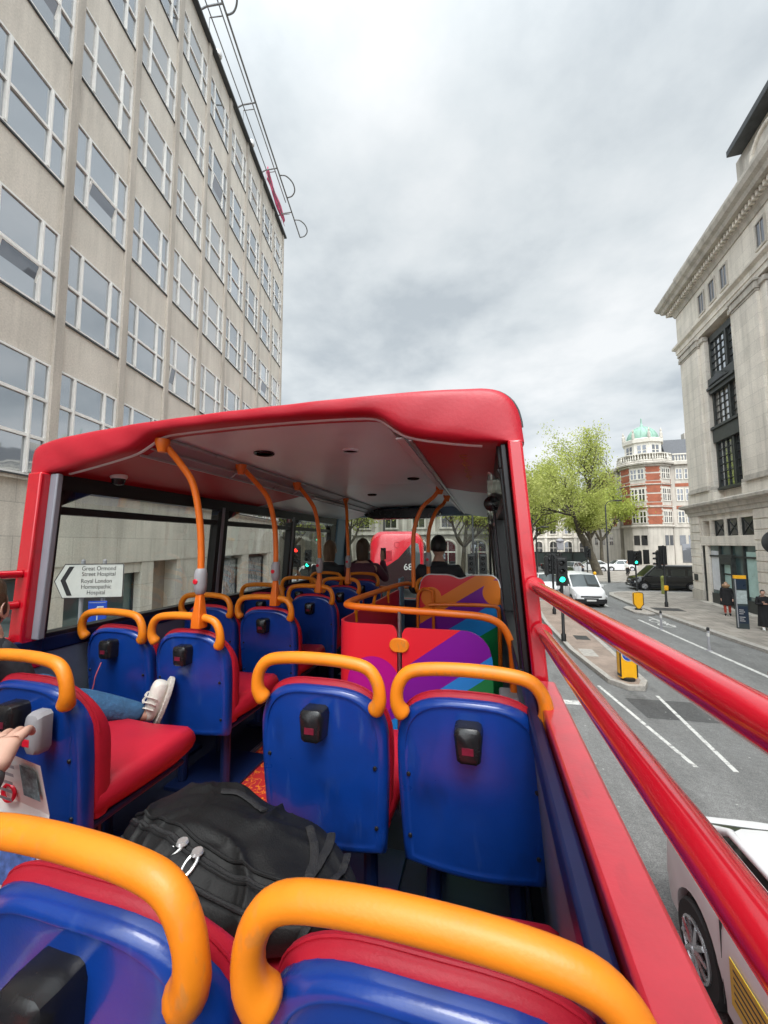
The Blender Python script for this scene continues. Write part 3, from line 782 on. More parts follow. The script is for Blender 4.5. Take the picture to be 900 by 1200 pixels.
LY = [.20, .92, 1.62, 2.32, 3.02, 3.72, 4.42]
XA, XW = -1.445, -1.905
seats = []
seat_first = [True]
def place_seat(x, y, label, dz=0):
    o = SEAT if seat_first[0] else copy_tree(SEAT)
    seat_first[0] = False
    o.location = (x, y, FZ + dz); o['label'] = label; o['category'] = 'bus seat'; o['group'] = 'bus seats on the upper deck'
    seats.append(o); return o
s_r0w = place_seat(-.072, .418, 'nearest blue seat at the bottom centre, its wide orange handle in front of the backpack', -.034)
s_r0a = place_seat(-.53, .392, 'blue seat at the bottom left corner, only its top and orange handle in view', -.022)
for ch_ in s_r0a.children:
    if ch_.name.startswith(('seat_cushion', 'seat_pan')): ch_.location.z = -.105
s_r1w = place_seat(-.06, 1.12, 'deep blue seat against the right side wall, directly behind the colourful stairwell panel', .0)
s_r1a = place_seat(-.515, 1.12, 'blue seat on the aisle right of the red carpet, facing the stairwell panel')
nm = {1: 'with a grey stop button on its back, red cushion in full view', 2: 'with a white shoe against its back and orange pole', 3: 'carrying the second orange pole of the left row', 4: 'carrying the third orange pole of the left row', 5: 'behind the brown haired passenger', 6: 'with the woman in the plum jacket on it'}
nw = {1: 'with a passenger in jeans on it, almost outside the picture', 2: 'by the first window with a thin pink cable at its socket', 3: 'ahead of the seat with the pink cable, by a window pillar', 4: 'by the second side window, half hidden by the seat with the second pole', 5: 'by the third side window, mostly hidden behind its neighbour', 6: 'in the front corner with a brown haired passenger on it'}
sa = {}; swd = {}
for i in range(1, 7):
    sa[i] = place_seat(XA, LY[i], 'left aisle seat ' + nm[i])
    swd[i] = place_seat(XW, LY[i], 'window seat ' + nw[i])
place_seat(XA, LY[0], 'blue aisle seat of the passenger with the map, just outside the left edge')
place_seat(-.50, 3.95, 'front seat of the man in the dark jacket, hidden behind the wavy panel')
# stop button on the back of the first aisle seat
sb = MB()
sb.loft([[(-.026 * k, y, .70 + z * k) for k_, z in ((0, 0),)] for y, k in ()] or [[(x * k, y, .69 + z * k) for x, z in ((-.026, -.045), (-.012, -.062), (.016, -.062), (.028, -.045), (.028, .05), (.018, .06), (-.018, .06), (-.026, .05))] for y, k in ((.015, 1), (-.012, 1), (-.026, .9), (-.033, .62))])
ob = sb.build('stop_button', M_GREYPL, sa[1], angle=40); ob.location = (.115, -.002, -.005)
ob2 = MB().box(-.024, .008, -.0335, -.024, .655, .680).build('button_cap', M_REDBTN, ob, bevel=.003)
# pink cable at the second window seat socket
cab = MB().tube(curve_pts([(-1.905, 1.58, FZ + .655), (-1.905, 1.555, FZ + .60), (-1.93, 1.54, FZ + .50), (-1.99, 1.42, FZ + .42), (-2.02, 1.30, FZ + .40), (-1.98, 1.2, FZ + .46)], 8), .0028, 6)
o = cab.build('charging_cable', pm('pink_cable', (.55, .12, .14), .5, nz=(20, .1))); tag(o, 'thin pink charging cable hanging from a seat socket by the left window', 'cable')

# ------------------------------------------------------------------ grab poles
def pole(label, base, pts, r=.0165, bell=None, clamp=True, bellc=None):
    t = thing('grab_pole', label, 'grab pole', base, 0, 'orange grab poles')
    rel = [Vector(p) - Vector(base) for p in pts]
    MB().tube(curve_pts(rel, 8), r, 14).build('pole_tube', M_POLE, t, angle=60)
    top = rel[-1]
    MB().lathe([(.033, top.z + .012), (.033, top.z - .004), (.024, top.z - .03), (.018, top.z - .05)], (top.x, top.y, 0), 18).build('ceiling_cup', M_POLE, t)
    if clamp:
        MB().loft([[(x * k, y * k2, z) for x, y in ((-.02, -.03), (.02, -.03), (.024, 0), (.02, .03), (-.02, .03), (-.024, 0))] for z, k, k2 in ((-.06, 1.25, 1.), (-.02, 1.2, 1.), (.03, .95, .8), (.10, .72, .5))]).build('pole_clamp', M_POLE, t, bevel=.004)
    if bell is not None:
        z = bell - base[2]
        bx, by = (0, 0) if bellc is None else bellc
        b = MB().loft([[(x * k + bx, y * k + by, z + zz) for x, y in [(.029 * math.cos(a), .032 * math.sin(a)) for a in [2 * PI * j / 14 for j in range(14)]]] for zz, k in ((-.062, .62), (-.052, .85), (-.03, 1), (.035, 1), (.055, .85), (.062, .66))]).build('bell_push', M_GREYPL, t, angle=40)
        MB().lathe([(.013, -.026), (.013, -.034), (.010, -.037)], (bx - .004, by - .0, z - .0), 14, axis='y').build('bell_button', M_REDBTN, b)
    return t
hz = FZ + .905
for i, (lab, tx, ty) in enumerate((('orange grab pole nearest the left post, rising from the seat with the shoe against it', -1.475, 1.47), ('second orange pole of the left row, beside the first window pillar', -1.475, 2.08), ('third orange pole of the left row, in front of the third side window', -1.475, 2.82), ('farthest orange pole of the left row, before the windscreen', -1.475, 3.95))):
    y = LY[2 + i]
    bx = XA + .085
    ztop = 4.285
    zs = hz - .02
    pole(lab, (bx, y, hz), [(bx, y, zs), (bx, y, zs + .12), (bx - .002, y, zs + .32), (bx - .008, y - .015, zs + .5), (bx - .03, (y * .8 + ty * .2) - .01, zs + .66), ((bx + tx) / 2 - .012, (y + ty * 1.2) / 2.2, 4.19), (tx, ty, ztop)], bell=hz + .165, bellc=(0, 0))
# stairwell poles
for lab, b, tp, bell in (('orange pole rising from the stairwell rail, nearer the camera', (-.56, 3.02, 3.46), (-.345, 3.05, 4.24), None), ('orange pole beyond the stairwell, in front of the seated man', (-.50, 3.42, 3.46), (-.345, 3.60, 4.24), 3.66)):
    pole(lab, b, [b, (b[0], b[1], b[2] + .25), (b[0] + .01, b[1], b[2] + .45), (b[0] + .07, b[1] + .01, 4.08), ((b[0] + tp[0] * 2) / 3 + .02, tp[1], 4.17), tp], clamp=False, bell=bell)

# ------------------------------------------------------------------ stairwell panels
RED, MAG, PUR, BLU, GRN, ORG = (.72, .020, .035), (.42, .008, .24), (.19, .010, .29), (.015, .22, .62), (.008, .20, .06), (.80, .21, .02)
st = thing('stairwell_partition', 'stairwell guard of red, purple and blue striped panels under an orange rail', 'partition', (-.3, 1.87, FZ))
bm1 = band_mat('panel_stripes', .70, [(0, GRN), (.33, GRN), (.395, BLU), (.478, PUR), (.680, RED)], [(-.25, .565, .135, MAG)], off=-.04 + .0)
def board(mb, path, z0, z1, th, rt=None):
    """upright board following a plan path; rt rounds the top end corner."""
    n = len(path); ta = []
    for i in range(n):
        a = Vector(path[max(0, i - 1)]); b = Vector(path[min(n - 1, i + 1)]); d = (b - a).normalized(); ta.append(Vector((-d.y, d.x)))
    tot = [0]
    for a, b in zip(path, path[1:]): tot.append(tot[-1] + math.dist(a, b))
    rings = []
    for i, p in enumerate(path):
        zt = z1
        if rt:
            for end, rad in rt:
                d = tot[i] if end == 0 else tot[-1] - tot[i]
                if d < rad: zt = z1 - (rad - math.sqrt(max(0, rad ** 2 - (rad - d) ** 2)))
        o = ta[i] * th / 2; q = Vector(p)
        rings.append([(q.x - o.x, q.y - o.y, z0), (q.x + o.x, q.y + o.y, z0), (q.x + o.x, q.y + o.y, zt), (q.x - o.x, q.y - o.y, zt)])
    mb.loft(rings); return mb
def dense(pts, step=.012):
    out = []
    for a, b in zip(pts, pts[1:]):
        k = max(1, int(math.dist(a, b) / step))
        for i in range(k): out.append((a[0] + (b[0] - a[0]) * i / k, a[1] + (b[1] - a[1]) * i / k))
    out.append(pts[-1]); return out
arc = [(-.345 + -.10 * math.cos(a) + .0, .10 - .10 * math.sin(a)) for a in [PI / 2 * k / 8 for k in range(9)]]   # local: centre (-.345,.10)... (x from -.445)
left_path = [(-.445, 1.45)] + [(-.445, .10)] 
cor = [(-.345 - .10 * math.cos(a), .10 - .10 * math.sin(a)) for a in [PI / 2 * k / 8 for k in range(9)]]
p1 = dense([(-.445, 1.45), (-.445, .11)] + cor + [(-.13, 0)])
board(MB(), p1, .03, .855, .012, [(1, .035)]).build('striped_panel', bm1, st, angle=25)
p2 = dense([(-.105, 0), (.315, 0)])
board(MB(), p2, .03, .845, .012, [(0, .03), (1, .13)]).build('striped_panel', bm1, st, angle=25)
MB().tube([(-.118, .0, 0), (-.118, .0, .92)], .010, 10).build('panel_post', M_ALU, st)
MB().prism([(-.118 + .048 * math.copysign(abs(math.cos(a)) ** .7, math.cos(a)), .762 + .034 * math.sin(a)) for a in [2 * PI * k / 20 for k in range(20)]], -.018, .018).build('panel_clip', M_ORANGE, st, bevel=.004)
rl = curve_pts([(.405, .03, .05), (.405, .03, .5), (.405, .03, .70), (.395, .025, .80), (.355, .02, .875), (.28, .015, .908), (.15, .01, .918), (-.1, .01, .925), (-.30, .01, .932), (-.385, .03, .935), (-.42, .10, .936), (-.42, .4, .935), (-.37, 1.2, .925), (-.34, 1.48, .90)], 7)
MB().tube(rl, .0175, 14).build('orange_rail', M_POLE, st, angle=60)
for y in (.25, .62, 1.0):
    MB().tube(curve_pts([(-.415, y, .92), (-.435, y + .02, .86), (-.44, y + .04, .80)], 4), [.012] * 8 + [.012], 8, flat=.6).build('rail_bracket', M_ORANGE, st)
MB().box(-.452, -.432, 1.44, 1.62, .02, .95).build('grey_end_panel', M_PILBLUE, st, bevel=.01)
MB().box(.34, .46, -.06, .08, .0, .58).build('kick_panel', M_GREYPL, st, bevel=.01)
# inner rail down the stairs
MB().tube(curve_pts([(-.12, 1.0, .80), (.1, 1.0, .81), (.30, 1.0, .81), (.36, 1.0, .80), (.375, 1.0, .74), (.375, 1.0, .4)], 6), .014, 12).build('stair_rail', M_POLE, st, angle=60)
# wavy front panel
wv = thing('wavy_partition', 'colourful partition with a wavy top at the front of the stairwell', 'partition', (-.24, 3.3, FZ))
bm2 = band_mat('wave_panel_stripes', .62, [(0, GRN), (.24, GRN), (.36, BLU), (.56, PUR), (.74, ORG), (.86, RED)], [(-.22, .80, .085, ORG), (.30, .85, .10, ORG)], off=-.03)
top = []
for i in range(41):
    x = -.32 + .66 * i / 40; u = i / 40
    z = .975 - .035 * max(0, math.cos((u - .55) * PI * 2 / .5)) * (1 if abs(u - .55) < .125 else 0)
    z = .985 - .03 * math.exp(-((u - .52) / .09) ** 2)
    if u < .14: z -= .13 * (1 - math.sqrt(max(0, 1 - (1 - u / .14) ** 2)))
    if u > .88: z -= .10 * (1 - math.sqrt(max(0, 1 - ((u - .88) / .12) ** 2)))
    top.append((x, z))
MB().prism([(-.32, .02)] + top + [(.34, .02)], -.012, .012).build('wave_board', bm2, wv, angle=30)
MB().tube([(x, 0, z + .002) for x, z in top], .008, 8).build('pale_edge', M_PALE, wv)
MB().tube(curve_pts([(-.33, -.05, .2), (-.33, -.05, .72), (-.32, -.05, .83), (-.28, -.05, .87), (-.22, -.05, .86), (-.2, -.05, .8), (-.2, -.05, .3)], 6), .013, 10).build('hoop_handle', M_POLE, wv)

# ------------------------------------------------------------------ backpack
bp = thing('backpack', 'bulky black nylon backpack lying on a bus seat, two silver zip pulls on top', 'backpack', (-.640, .945, FZ + .335))
BR = Matrix.Rotation(R(-3), 4, 'Z') @ Matrix.Rotation(R(4), 4, 'Y')
BZ = Vector((0, 0, .085))
def bag_surf(u, v):
    """u: 0..1 along the length (left to right); v: angle round it, 0 = rear, 90 = top, 180 = front."""
    x = -.345 + .67 * u
    e = max(0., 1 - abs(2 * u - 1) ** 2.6) ** .5
    hy = (.168 - .03 * max(0, u - .45)) * e; hz_ = (.092 - .045 * max(0, u - .3) ** 1.2 + .012 * math.sin(u * 7)) * e
    f = lambda t, ex: math.copysign(abs(t) ** ex, t)
    c, s_ = math.cos(v), math.sin(v)
    y = hy * f(c, .62); z = hz_ * f(s_, .66)
    p = Vector((x, y, z)); n_ = Vector((0, c * .7, s_)).normalized()
    q = Vector((x * 6, y * 7, z * 7))
    big = mnoise.noise(q + Vector((4, 1, 2)))
    wq = Vector((x * 4.5 + y * 5, y * 7 - x * 4.5, z * 6)) + Vector((mnoise.noise(q), mnoise.noise(q + Vector((5, 5, 5))), 0)) * .8
    r1_ = 1 - abs(mnoise.noise(wq)) * 2.2; r2_ = 1 - abs(mnoise.noise(wq * 2.1 + Vector((3, 7, 1)))) * 2.2
    w = .018 * big + .014 * max(0, r1_) ** 2 + .004 * max(0, r2_) ** 2
    # zip groove and front pocket bulge
    a = math.degrees(v)
    w -= .010 * math.exp(-((a - 116) / 5) ** 2) + .006 * math.exp(-((a - 150) / 4) ** 2)
    w += .014 * math.exp(-((a - 178) / 22) ** 2) * math.exp(-((u - .42) / .28) ** 2)
    return BR @ (p + n_ * w * min(1, e * 1.6)) + BZ
NU, NV = 150, 130
rings = [[bag_surf(.002 + .996 * i / NU, 2 * PI * j / NV) for j in range(NV)] for i in range(NU + 1)]
MB().loft(rings).build('bag_body', M_BAG, bp, angle=80)
def bag_line(fn, r, mat, name, n=70, flat=None, lift=.003, par=None):
    pts = []
    for i in range(n + 1):
        u, v = fn(i / n); p = bag_surf(u, R(v)); d = (p - BZ); d.x *= .1; d = d.normalized(); pts.append(p + d * lift)
    return MB().tube(pts, r, 8, flat=flat).build(name, mat, par or bp)
zl = lambda t: (.03 + .90 * t, 116)
bag_line(zl, .0065, M_BAGTRIM, 'zip_track')
bag_line(lambda t: (.03 + .90 * t, 107), .0045, M_BAG, 'flap_piping', lift=.002)
bag_line(lambda t: (.03 + .90 * t, 121), .0045, M_BAG, 'flap_piping', lift=.002)
bag_line(lambda t: (.06 + .75 * t, 150 - 4 * math.sin(PI * t)), .0055, M_BAGTRIM, 'pocket_zip')
bag_line(lambda t: (.80 + .03 * math.sin(t * 5), 30 + 160 * t), .013, M_BAGTRIM, 'side_strap', flat=.22, lift=.007)
bag_line(lambda t: (.89 + .02 * math.sin(t * 4), 20 + 170 * t), .011, M_BAGTRIM, 'side_strap', flat=.22, lift=.007)
bag_line(lambda t: (.72 + .16 * t, 60 + 50 * t), .011, M_BAGTRIM, 'cross_strap', flat=.22, lift=.008)
bag_line(lambda t: (.30 + .22 * t, 70 - 10 * math.sin(PI * t)), .012, M_BAGTRIM, 'haul_strap', flat=.25, lift=.006)
for uu, dn in ((.37, Vector((-.030, -.046, -.022))), (.44, Vector((-.004, -.054, -.026)))):
    p = bag_surf(uu, R(116)); p = p + Vector((0, -.006, .012))
    pu = MB().tube([p + Vector((.013 * math.cos(a), -.002, 0)) + dn * (.40 - .40 * math.sin(a)) for a in [2 * PI * k / 16 for k in range(17)]], .0042, 8)
    pu.lathe([(.012, -.005), (.015, 0), (.012, .006)], tuple(p), 12)
    zo = pu.build('zip_pull', M_CHROME, bp)
    MB().tube(curve_pts([p + dn * .75, p + dn * 1.1 + Vector((0, -.006, 0)), p + dn * 1.55 + Vector((-.006, -.008, -.012)), p + dn * 2.0 + Vector((-.01, -.006, -.03))], 5), .0042, 8).build('pull_cord', M_BAGTRIM, zo)

# ================================================================== PEOPLE
def head_mesh(mb, M, s=1.):
    """a head looking along +y: skull, brow, nose, lips, chin, ears, neck stub."""
    n, k = 28, 22
    rings = []
    for j in range(k + 1):
        v = -PI / 2 + PI * j / k
        ring = []
        for i in range(n):
            u = 2 * PI * i / n
            x = .076 * math.cos(v) * math.cos(u); y = .096 * math.cos(v) * math.sin(u); z = .118 * math.sin(v)
            if z < 0: x *= 1 - .28 * (-z / .118) ** 1.5; y *= 1 - .10 * (-z / .118)
            if y > 0:
                fr_ = math.exp(-(x / .016) ** 2)
                y += .024 * fr_ * math.exp(-((z + .022) / .020) ** 2)                 # nose
                y += .007 * fr_ * math.exp(-((z - .004) / .03) ** 2)
                y -= .010 * math.exp(-((abs(x) - .032) / .014) ** 2) * math.exp(-((z - .006) / .012) ** 2)   # eye sockets
                y += .006 * math.exp(-(x / .024) ** 2) * math.exp(-((z + .056) / .010) ** 2)                 # lips
                y -= .004 * math.exp(-(x / .028) ** 2) * math.exp(-((z + .0565) / .003) ** 2)
                y += .008 * math.exp(-(x / .025) ** 2) * math.exp(-((z + .095) / .016) ** 2)                 # chin
            ring.append((x, y, z))
        rings.append(ring)
    mb.loft(rings, M=M @ Matrix.Scale(s, 4))
    for sg in (-1, 1):
        mb.lathe([(.001, -.008), (.012, -.006), (.026, .0), (.024, .008), (.012, .006), (.001, .005)], (0, 0, 0), 12, M=M @ Matrix.Scale(s, 4) @ Matrix.Translation((sg * .078, -.008, -.006)) @ Matrix.Rotation(PI / 2 * sg, 4, 'Y') @ Matrix.Scale(1.25, 4, (1, 0, 0)))
def hair_cap(M, s=1., long_=0., vol=1.06):
    mb = MB(); n, k = 32, 18; rings = []
    for j in range(k + 1):
        v = -PI / 2 + PI * j / k; ring = []
        for i in range(n):
            u = 2 * PI * i / n
            x = .080 * vol * math.cos(v) * math.cos(u); y = .100 * vol * math.cos(v) * math.sin(u); z = .121 * vol * math.sin(v)
            y -= .010
            if y > .02 and z < .06: y = .02 + (y - .02) * .25; 
            if z < -.03: 
                if y > -.02: x *= .82; 
                z = -.03 + (z + .03) * (.35 + long_)
                if long_: x *= 1 + .25 * min(1, -(z + .03) / .2)
            q = mnoise.noise(Vector((x * 40, y * 40, z * 8))) * .006
            ring.append((x + q, y + q, z))
        rings.append(ring)
    mb.loft(rings, M=M @ Matrix.Scale(s, 4)); return mb
def hand_paths(w, d, up, size=1., curl=.5, thumb_side=1):
    """finger chains from wrist w, hand direction d, back-of-hand normal up."""
    w = Vector(w); d = Vector(d).normalized(); up = Vector(up); up = (up - d * up.dot(d)).normalized(); sd = d.cross(up) * thumb_side
    paths = []
    palm = w + d * .05 * size
    paths.append([(tuple(w), .024), (tuple(palm), (.030, .019))])
    for k, (off, ln) in enumerate(((.027, .066), (.009, .076), (-.010, .070), (-.027, .054))):
        kn = w + d * .088 * size + sd * off * size
        pth = [(tuple(palm), (.030, .019)), (tuple(kn), .0105)]
        dd = d.copy(); p = kn
        for seg in (.45, .32, .23):
            ang = curl * (1.0 if seg < .45 else .7)
            dd = (dd * math.cos(ang) - up * math.sin(ang)).normalized()
            p = p + dd * ln * seg * size * 1.25
            pth.append((tuple(p), .0085 if seg > .3 else .0072))
        paths.append(pth)
    tb = w + d * .03 * size + sd * .026 * size
    t1 = tb + (d * .6 + sd * .75).normalized() * .036 * size
    t2 = t1 + (d * .85 + sd * .2 - up * curl * .5).normalized() * .030 * size
    paths.append([(tuple(palm), (.030, .019)), (tuple(tb), .013), (tuple(t1), .0105), (tuple(t2), .0085)])
    return paths

def person(label, loc, rz, J, hair, hairmat, top, bottom, shoes, toplen=0., head_tilt=(0, 0), head_turn=0., hand_dir=None, coat=None, hands=True, hair_long=0., group=None, fine=False):
    """J: joints in local coords, facing +y. Body one continuous mesh; clothes and hair are children."""
    t = thing('person', label, 'person', loc, rz, group)
    body = [[(J['pelvis'], .10), (J['chest'], .10), (J['neck'], .052), (J['head'], .05)]]
    for s in ('l', 'r'):
        body.append([(J['chest'], .10), (J['sh_' + s], .045), (J['el_' + s], .036), (J['wr_' + s], .026)])
        body.append([(J['pelvis'], .10), (J['hip_' + s], .075), (J['kn_' + s], .052), (J['an_' + s], .036), (J['to_' + s], .030)])
    if hands:
        for s, ts in (('l', -1), ('r', 1)):
            d = Vector(J['wr_' + s]) - Vector(J['el_' + s]); upv = (J.get('up_' + s) or (0, 0, 1))
            dd = J.get('hd_' + s) or tuple(d)
            if fine: continue
            pl = Vector(J['wr_' + s]) + Vector(dd).normalized() * .08
            body.append([(J['wr_' + s], .026), (tuple(pl), (.034, .02)), (tuple(pl + Vector(dd).normalized() * .07), (.028, .012))])
    mb = MB()
    mesh_into(mb, skin_mesh(*chain(body), sub=2))
    if hands and fine:
        for s, ts in (('l', -1), ('r', 1)):
            d = Vector(J['wr_' + s]) - Vector(J['el_' + s]); dd = J.get('hd_' + s) or tuple(d)
            mesh_into(mb, skin_mesh(*chain(hand_paths(J['wr_' + s], dd, J.get('up_' + s) or (0, 0, 1), 1., J.get('cu_' + s, .55), J.get('ts_' + s, ts))), sub=2))
    HM = Matrix.Translation(Vector(J['head']) + Vector((0, .01, .05))) @ Matrix.Rotation(head_turn, 4, 'Z') @ Matrix.Rotation(head_tilt[0], 4, 'X') @ Matrix.Rotation(head_tilt[1], 4, 'Y')
    head_mesh(mb, HM)
    mb.build('body', M_SKIN, t, angle=80)
    if fine:
        for sg_ in (-1, 1):
            e_ = MB().lathe([(.001, -.0125), (.009, -.009), (.0125, 0), (.009, .009), (.001, .0125)], (0, 0, 0), 14, M=HM @ Matrix.Translation((sg_ * .031, .0745, .006)), axis='y').build('eye', M_WHITEPL, t)
            MB().lathe([(.006, .0105), (.0035, .0128), (.001, .013)], (0, 0, 0), 12, M=HM @ Matrix.Translation((sg_ * .031, .0745, .006)), axis='y').build('iris', M_HAIRB, e_)
    if hair: hair_cap(HM @ Matrix.Translation((0, 0, .006)), long_=hair_long).build('hair', hairmat, t, angle=80)
    k = .018
    pts = [[(tuple(Vector(J['pelvis']) + Vector((0, 0, -.02))), (.165, .125)), (tuple((Vector(J['pelvis']) + Vector(J['chest'])) / 2), (.15, .115)), (J['chest'], (.165, .115)), (tuple((Vector(J['chest']) + Vector(J['neck'])) / 2), (.125, .11)), (tuple(Vector(J['neck']) + Vector((0, -.005, .0))), .082)]]
    for s in ('l', 'r'):
        e = Vector(J['el_' + s]); w = Vector(J['wr_' + s])
        pts.append([(J['chest'], (.165, .115)), (J['sh_' + s], .068), (J['el_' + s], .053), (tuple(e + (w - e) * 1.06), .040)])
    mb = MB(); mesh_into(mb, skin_mesh(*chain(pts), sub=2))
    mb.build('jacket', top, t, angle=80)
    pts = [[(J['pelvis'], (.15, .115)), (tuple(Vector(J['pelvis']) + Vector((0, 0, .08))), (.14, .11))]]
    for s in ('l', 'r'):
        kn = Vector(J['kn_' + s]); an = Vector(J['an_' + s])
        pts.append([(J['pelvis'], (.15, .115)), (J['hip_' + s], .092), (tuple((Vector(J['hip_' + s]) + kn) / 2), .082), (J['kn_' + s], .066), (tuple((kn + an) / 2), .060), (tuple(kn + (an - kn) * .93), .050)])
    mb = MB(); mesh_into(mb, skin_mesh(*chain(pts), sub=2))
    mb.build('trousers', bottom, t, angle=80)
    for s in ('l', 'r'):
        an = Vector(J['an_' + s]); to = Vector(J['to_' + s]); d = (to - an)
        heel = an - d * .22 + Vector((0, 0, -.0))
        sh = J.get('sole_' + s)
        mb = MB(); mesh_into(mb, skin_mesh([tuple(an + (Vector(J['kn_' + s]) - an).normalized() * .03), tuple(an), tuple(an + d * .5), tuple(to), tuple(to + d.normalized() * .03), tuple(heel)], [(0, 1), (1, 2), (2, 3), (3, 4), (1, 5)], [.046, .047, .048, .043, .030, .038], 2))
        sho = mb.build('shoe', shoes, t, angle=80)
        dn_ = d.normalized(); sh_ = (an - Vector(J['kn_' + s])); nn_ = (sh_ - dn_ * sh_.dot(dn_)).normalized(); sd_ = dn_.cross(nn_)
        L0, L1 = -.055, d.length + .045; rg = []
        for k_ in range(13):
            u_ = k_ / 12; c_ = an + dn_ * (L0 + (L1 - L0) * u_) + nn_ * .030; wd_ = (.036 + .014 * math.sin(PI * (u_ - .1))) * max(.12, 1 - abs(2 * u_ - 1) ** 4) ** .5
            rg.append([c_ - sd_ * wd_, c_ + sd_ * wd_, c_ + sd_ * wd_ * .97 + nn_ * .022, c_ - sd_ * wd_ * .97 + nn_ * .022])
        MB().loft(rg).build('sole', M_SOLE, sho, bevel=.004)
        if fine:
            for u_ in (.30, .48, .66):
                c_ = an + d * u_ - nn_ * .004
                MB().tube([c_ + sd_ * .051 * math.cos(a_) - nn_ * (.046 - .008 * u_) * math.sin(a_) + dn_ * .004 * math.sin(3 * a_) for a_ in [PI * k_ / 12 for k_ in range(13)]], .006, 6, flat=.5).build('shoe_strap', M_SOLE, sho)
    return t
def seated(spread=.1, kn_y=.46):
    J = dict(pelvis=(0, .08, .10), chest=(0, .03, .46), neck=(0, .04, .60), head=(0, .06, .68))
    for s, g in (('l', -1), ('r', 1)):
        J['sh_' + s] = (g * .185, .03, .50); J['el_' + s] = (g * .22, .12, .24); J['wr_' + s] = (g * .15, .33, .20)
        J['hip_' + s] = (g * .09, .10, .08); J['kn_' + s] = (g * spread, kn_y, .10); J['an_' + s] = (g * spread, kn_y + .03, -.36); J['to_' + s] = (g * spread, kn_y + .17, -.41)
    return J
CUSH = FZ + .46
# man in front of the wavy panel
J = seated(); J['el_l'] = (-.30, .10, .27); J['el_r'] = (.30, .10, .27); J['wr_l'] = (-.2, .32, .25); J['wr_r'] = (.2, .32, .25)
person('black haired man in a dark jacket seated at the front beyond the wavy partition', (-.49, 4.06, CUSH + .02), 0, J, True, M_HAIRK, M_DARKJKT, M_BLACKCLO, M_BLACKCLO)
# woman in plum jacket holding up a phone
J = seated(); J['el_r'] = (.26, .20, .34); J['wr_r'] = (.17, .36, .56); J['hd_r'] = (-.02, .06, 1); J['up_r'] = (0, -1, .1)
pw = person('woman with long dark hair in a plum jacket raising a phone', (XA - .04, 4.53, CUSH), 0, J, True, M_HAIRB, M_PURPJKT, M_BLACKCLO, M_BLACKCLO, hair_long=1.9)
o = MB().box(-.036, .036, -.004, .004, -.075, .075).build('phone', M_BLACKPL, None, bevel=.003)
tag(o, 'black phone held up by the woman in the plum jacket', 'phone'); o.location = (XA - .04 + .17, 4.53 + .405, CUSH + .66)
# girl in the corner
J = seated()
person('passenger with light brown hair in the front left corner seat', (XW - .03, 4.55, CUSH - .02), 0, J, True, pm('hair_light_brown', (.15, .09, .05), .5, nz=((40, 40, 3), .4), bump=(60, .3)), M_DARKJKT, M_DENIM, M_BLACKCLO, hair_long=1.5)
# passenger in jeans, sitting sideways, foot up on the seat ahead (mostly outside the frame)
J = dict(pelvis=(0, .10, .10), chest=(.12, .05, .38), neck=(.15, .045, .45), head=(.18, .06, .50))
J['sh_l'] = (-.05, .06, .42); J['sh_r'] = (.29, .04, .415)
J['el_l'] = (-.04, .22, .22); J['wr_l'] = (.05, .36, .14); J['el_r'] = (.35, .16, .25); J['wr_r'] = (.300, .060, .435); J['hd_r'] = (-.05, -.01, .20); J['up_r'] = (.5, .8, .2); J['cu_r'] = .75
J['hip_l'] = (-.06, .14, .10); J['hip_r'] = (.10, .14, .10)
J['kn_l'] = (-.10, .52, .12); J['an_l'] = (-.10, .55, -.36); J['to_l'] = (-.10, .68, -.41)
J['kn_r'] = (.22, .40, .11); J['an_r'] = (.385, .635, -.03); J['to_r'] = (.415, .665, .10)
pj = person('passenger in jeans with one white shoe up on a seat', (XW - .05, .92, CUSH + .01), 0, J, True, M_HAIRB, M_DARKJKT, M_DENIM, M_SHOE, head_turn=R(32), hair_long=.9, fine=True)
# passenger with the map (only hand, sleeve and map are in the picture)
J = seated(); J['wr_r'] = (.405, .36, .352); J['el_r'] = (.20, .25, .19); J['hd_r'] = (-.50, .50, .30); J['up_r'] = (.4, -.5, .8); J['cu_r'] = .7; J['ts_r'] = -1
J['wr_l'] = (-.05, .42, .25); J['el_l'] = (-.22, .15, .22)
person('passenger in a grey knitted sleeve at the left edge holding an unfolded tourist map', (XA + .11, .20, CUSH), 0, J, True, M_HAIRK, M_GREYWOOL, M_BLACKCLO, M_BLACKCLO, fine=True)
mp = thing('tourist_map', 'unfolded paper map with blue and teal pictures held in a hand at the left edge', 'map', (-1.03, .67, FZ + .67))
MB().add([(-.22, 0, -.16), (.085, 0, -.19), (.075, .02, -.02), (-.2, .02, .02), (-.19, -.02, .15), (.088, -.015, .105)], [(0, 1, 2, 3), (3, 2, 5, 4)]).build('map_sheet', M_PAPER, mp, smooth=False)
MB().add([(-.10, -.003, -.160), (.062, -.003, -.172), (.060, .013, -.045), (-.10, .013, -.028)], [(0, 1, 2, 3)]).build('map_picture', M_PICBLUE, mp, smooth=False)
MB().add([(.02, .002, .025), (.072, .002, .018), (.076, -.015, .090), (.025, -.015, .100)], [(0, 1, 2, 3)]).build('map_picture', M_PICTEAL, mp, smooth=False)
ringm = MB().tube([(-.035 + .018 * math.cos(a), .008, .018 + .018 * math.sin(a)) for a in [2 * PI * k / 20 for k in range(21)]], .004, 6); ringm.build('red_roundel', M_REDBTN, mp)
for k_ in range(5):
    z_ = .095 - .017 * k_; MB().add([(-.05, -.0145 + .001, z_ + .005), (.012, -.0145 + .001, z_), (.012, -.0125 + .001, z_ - .008), (-.05, -.0125 + .001, z_ - .003)], [(0, 1, 2, 3)]).build('print_line', M_GREYPL, mp, smooth=False).location = (0, -.003, 0)
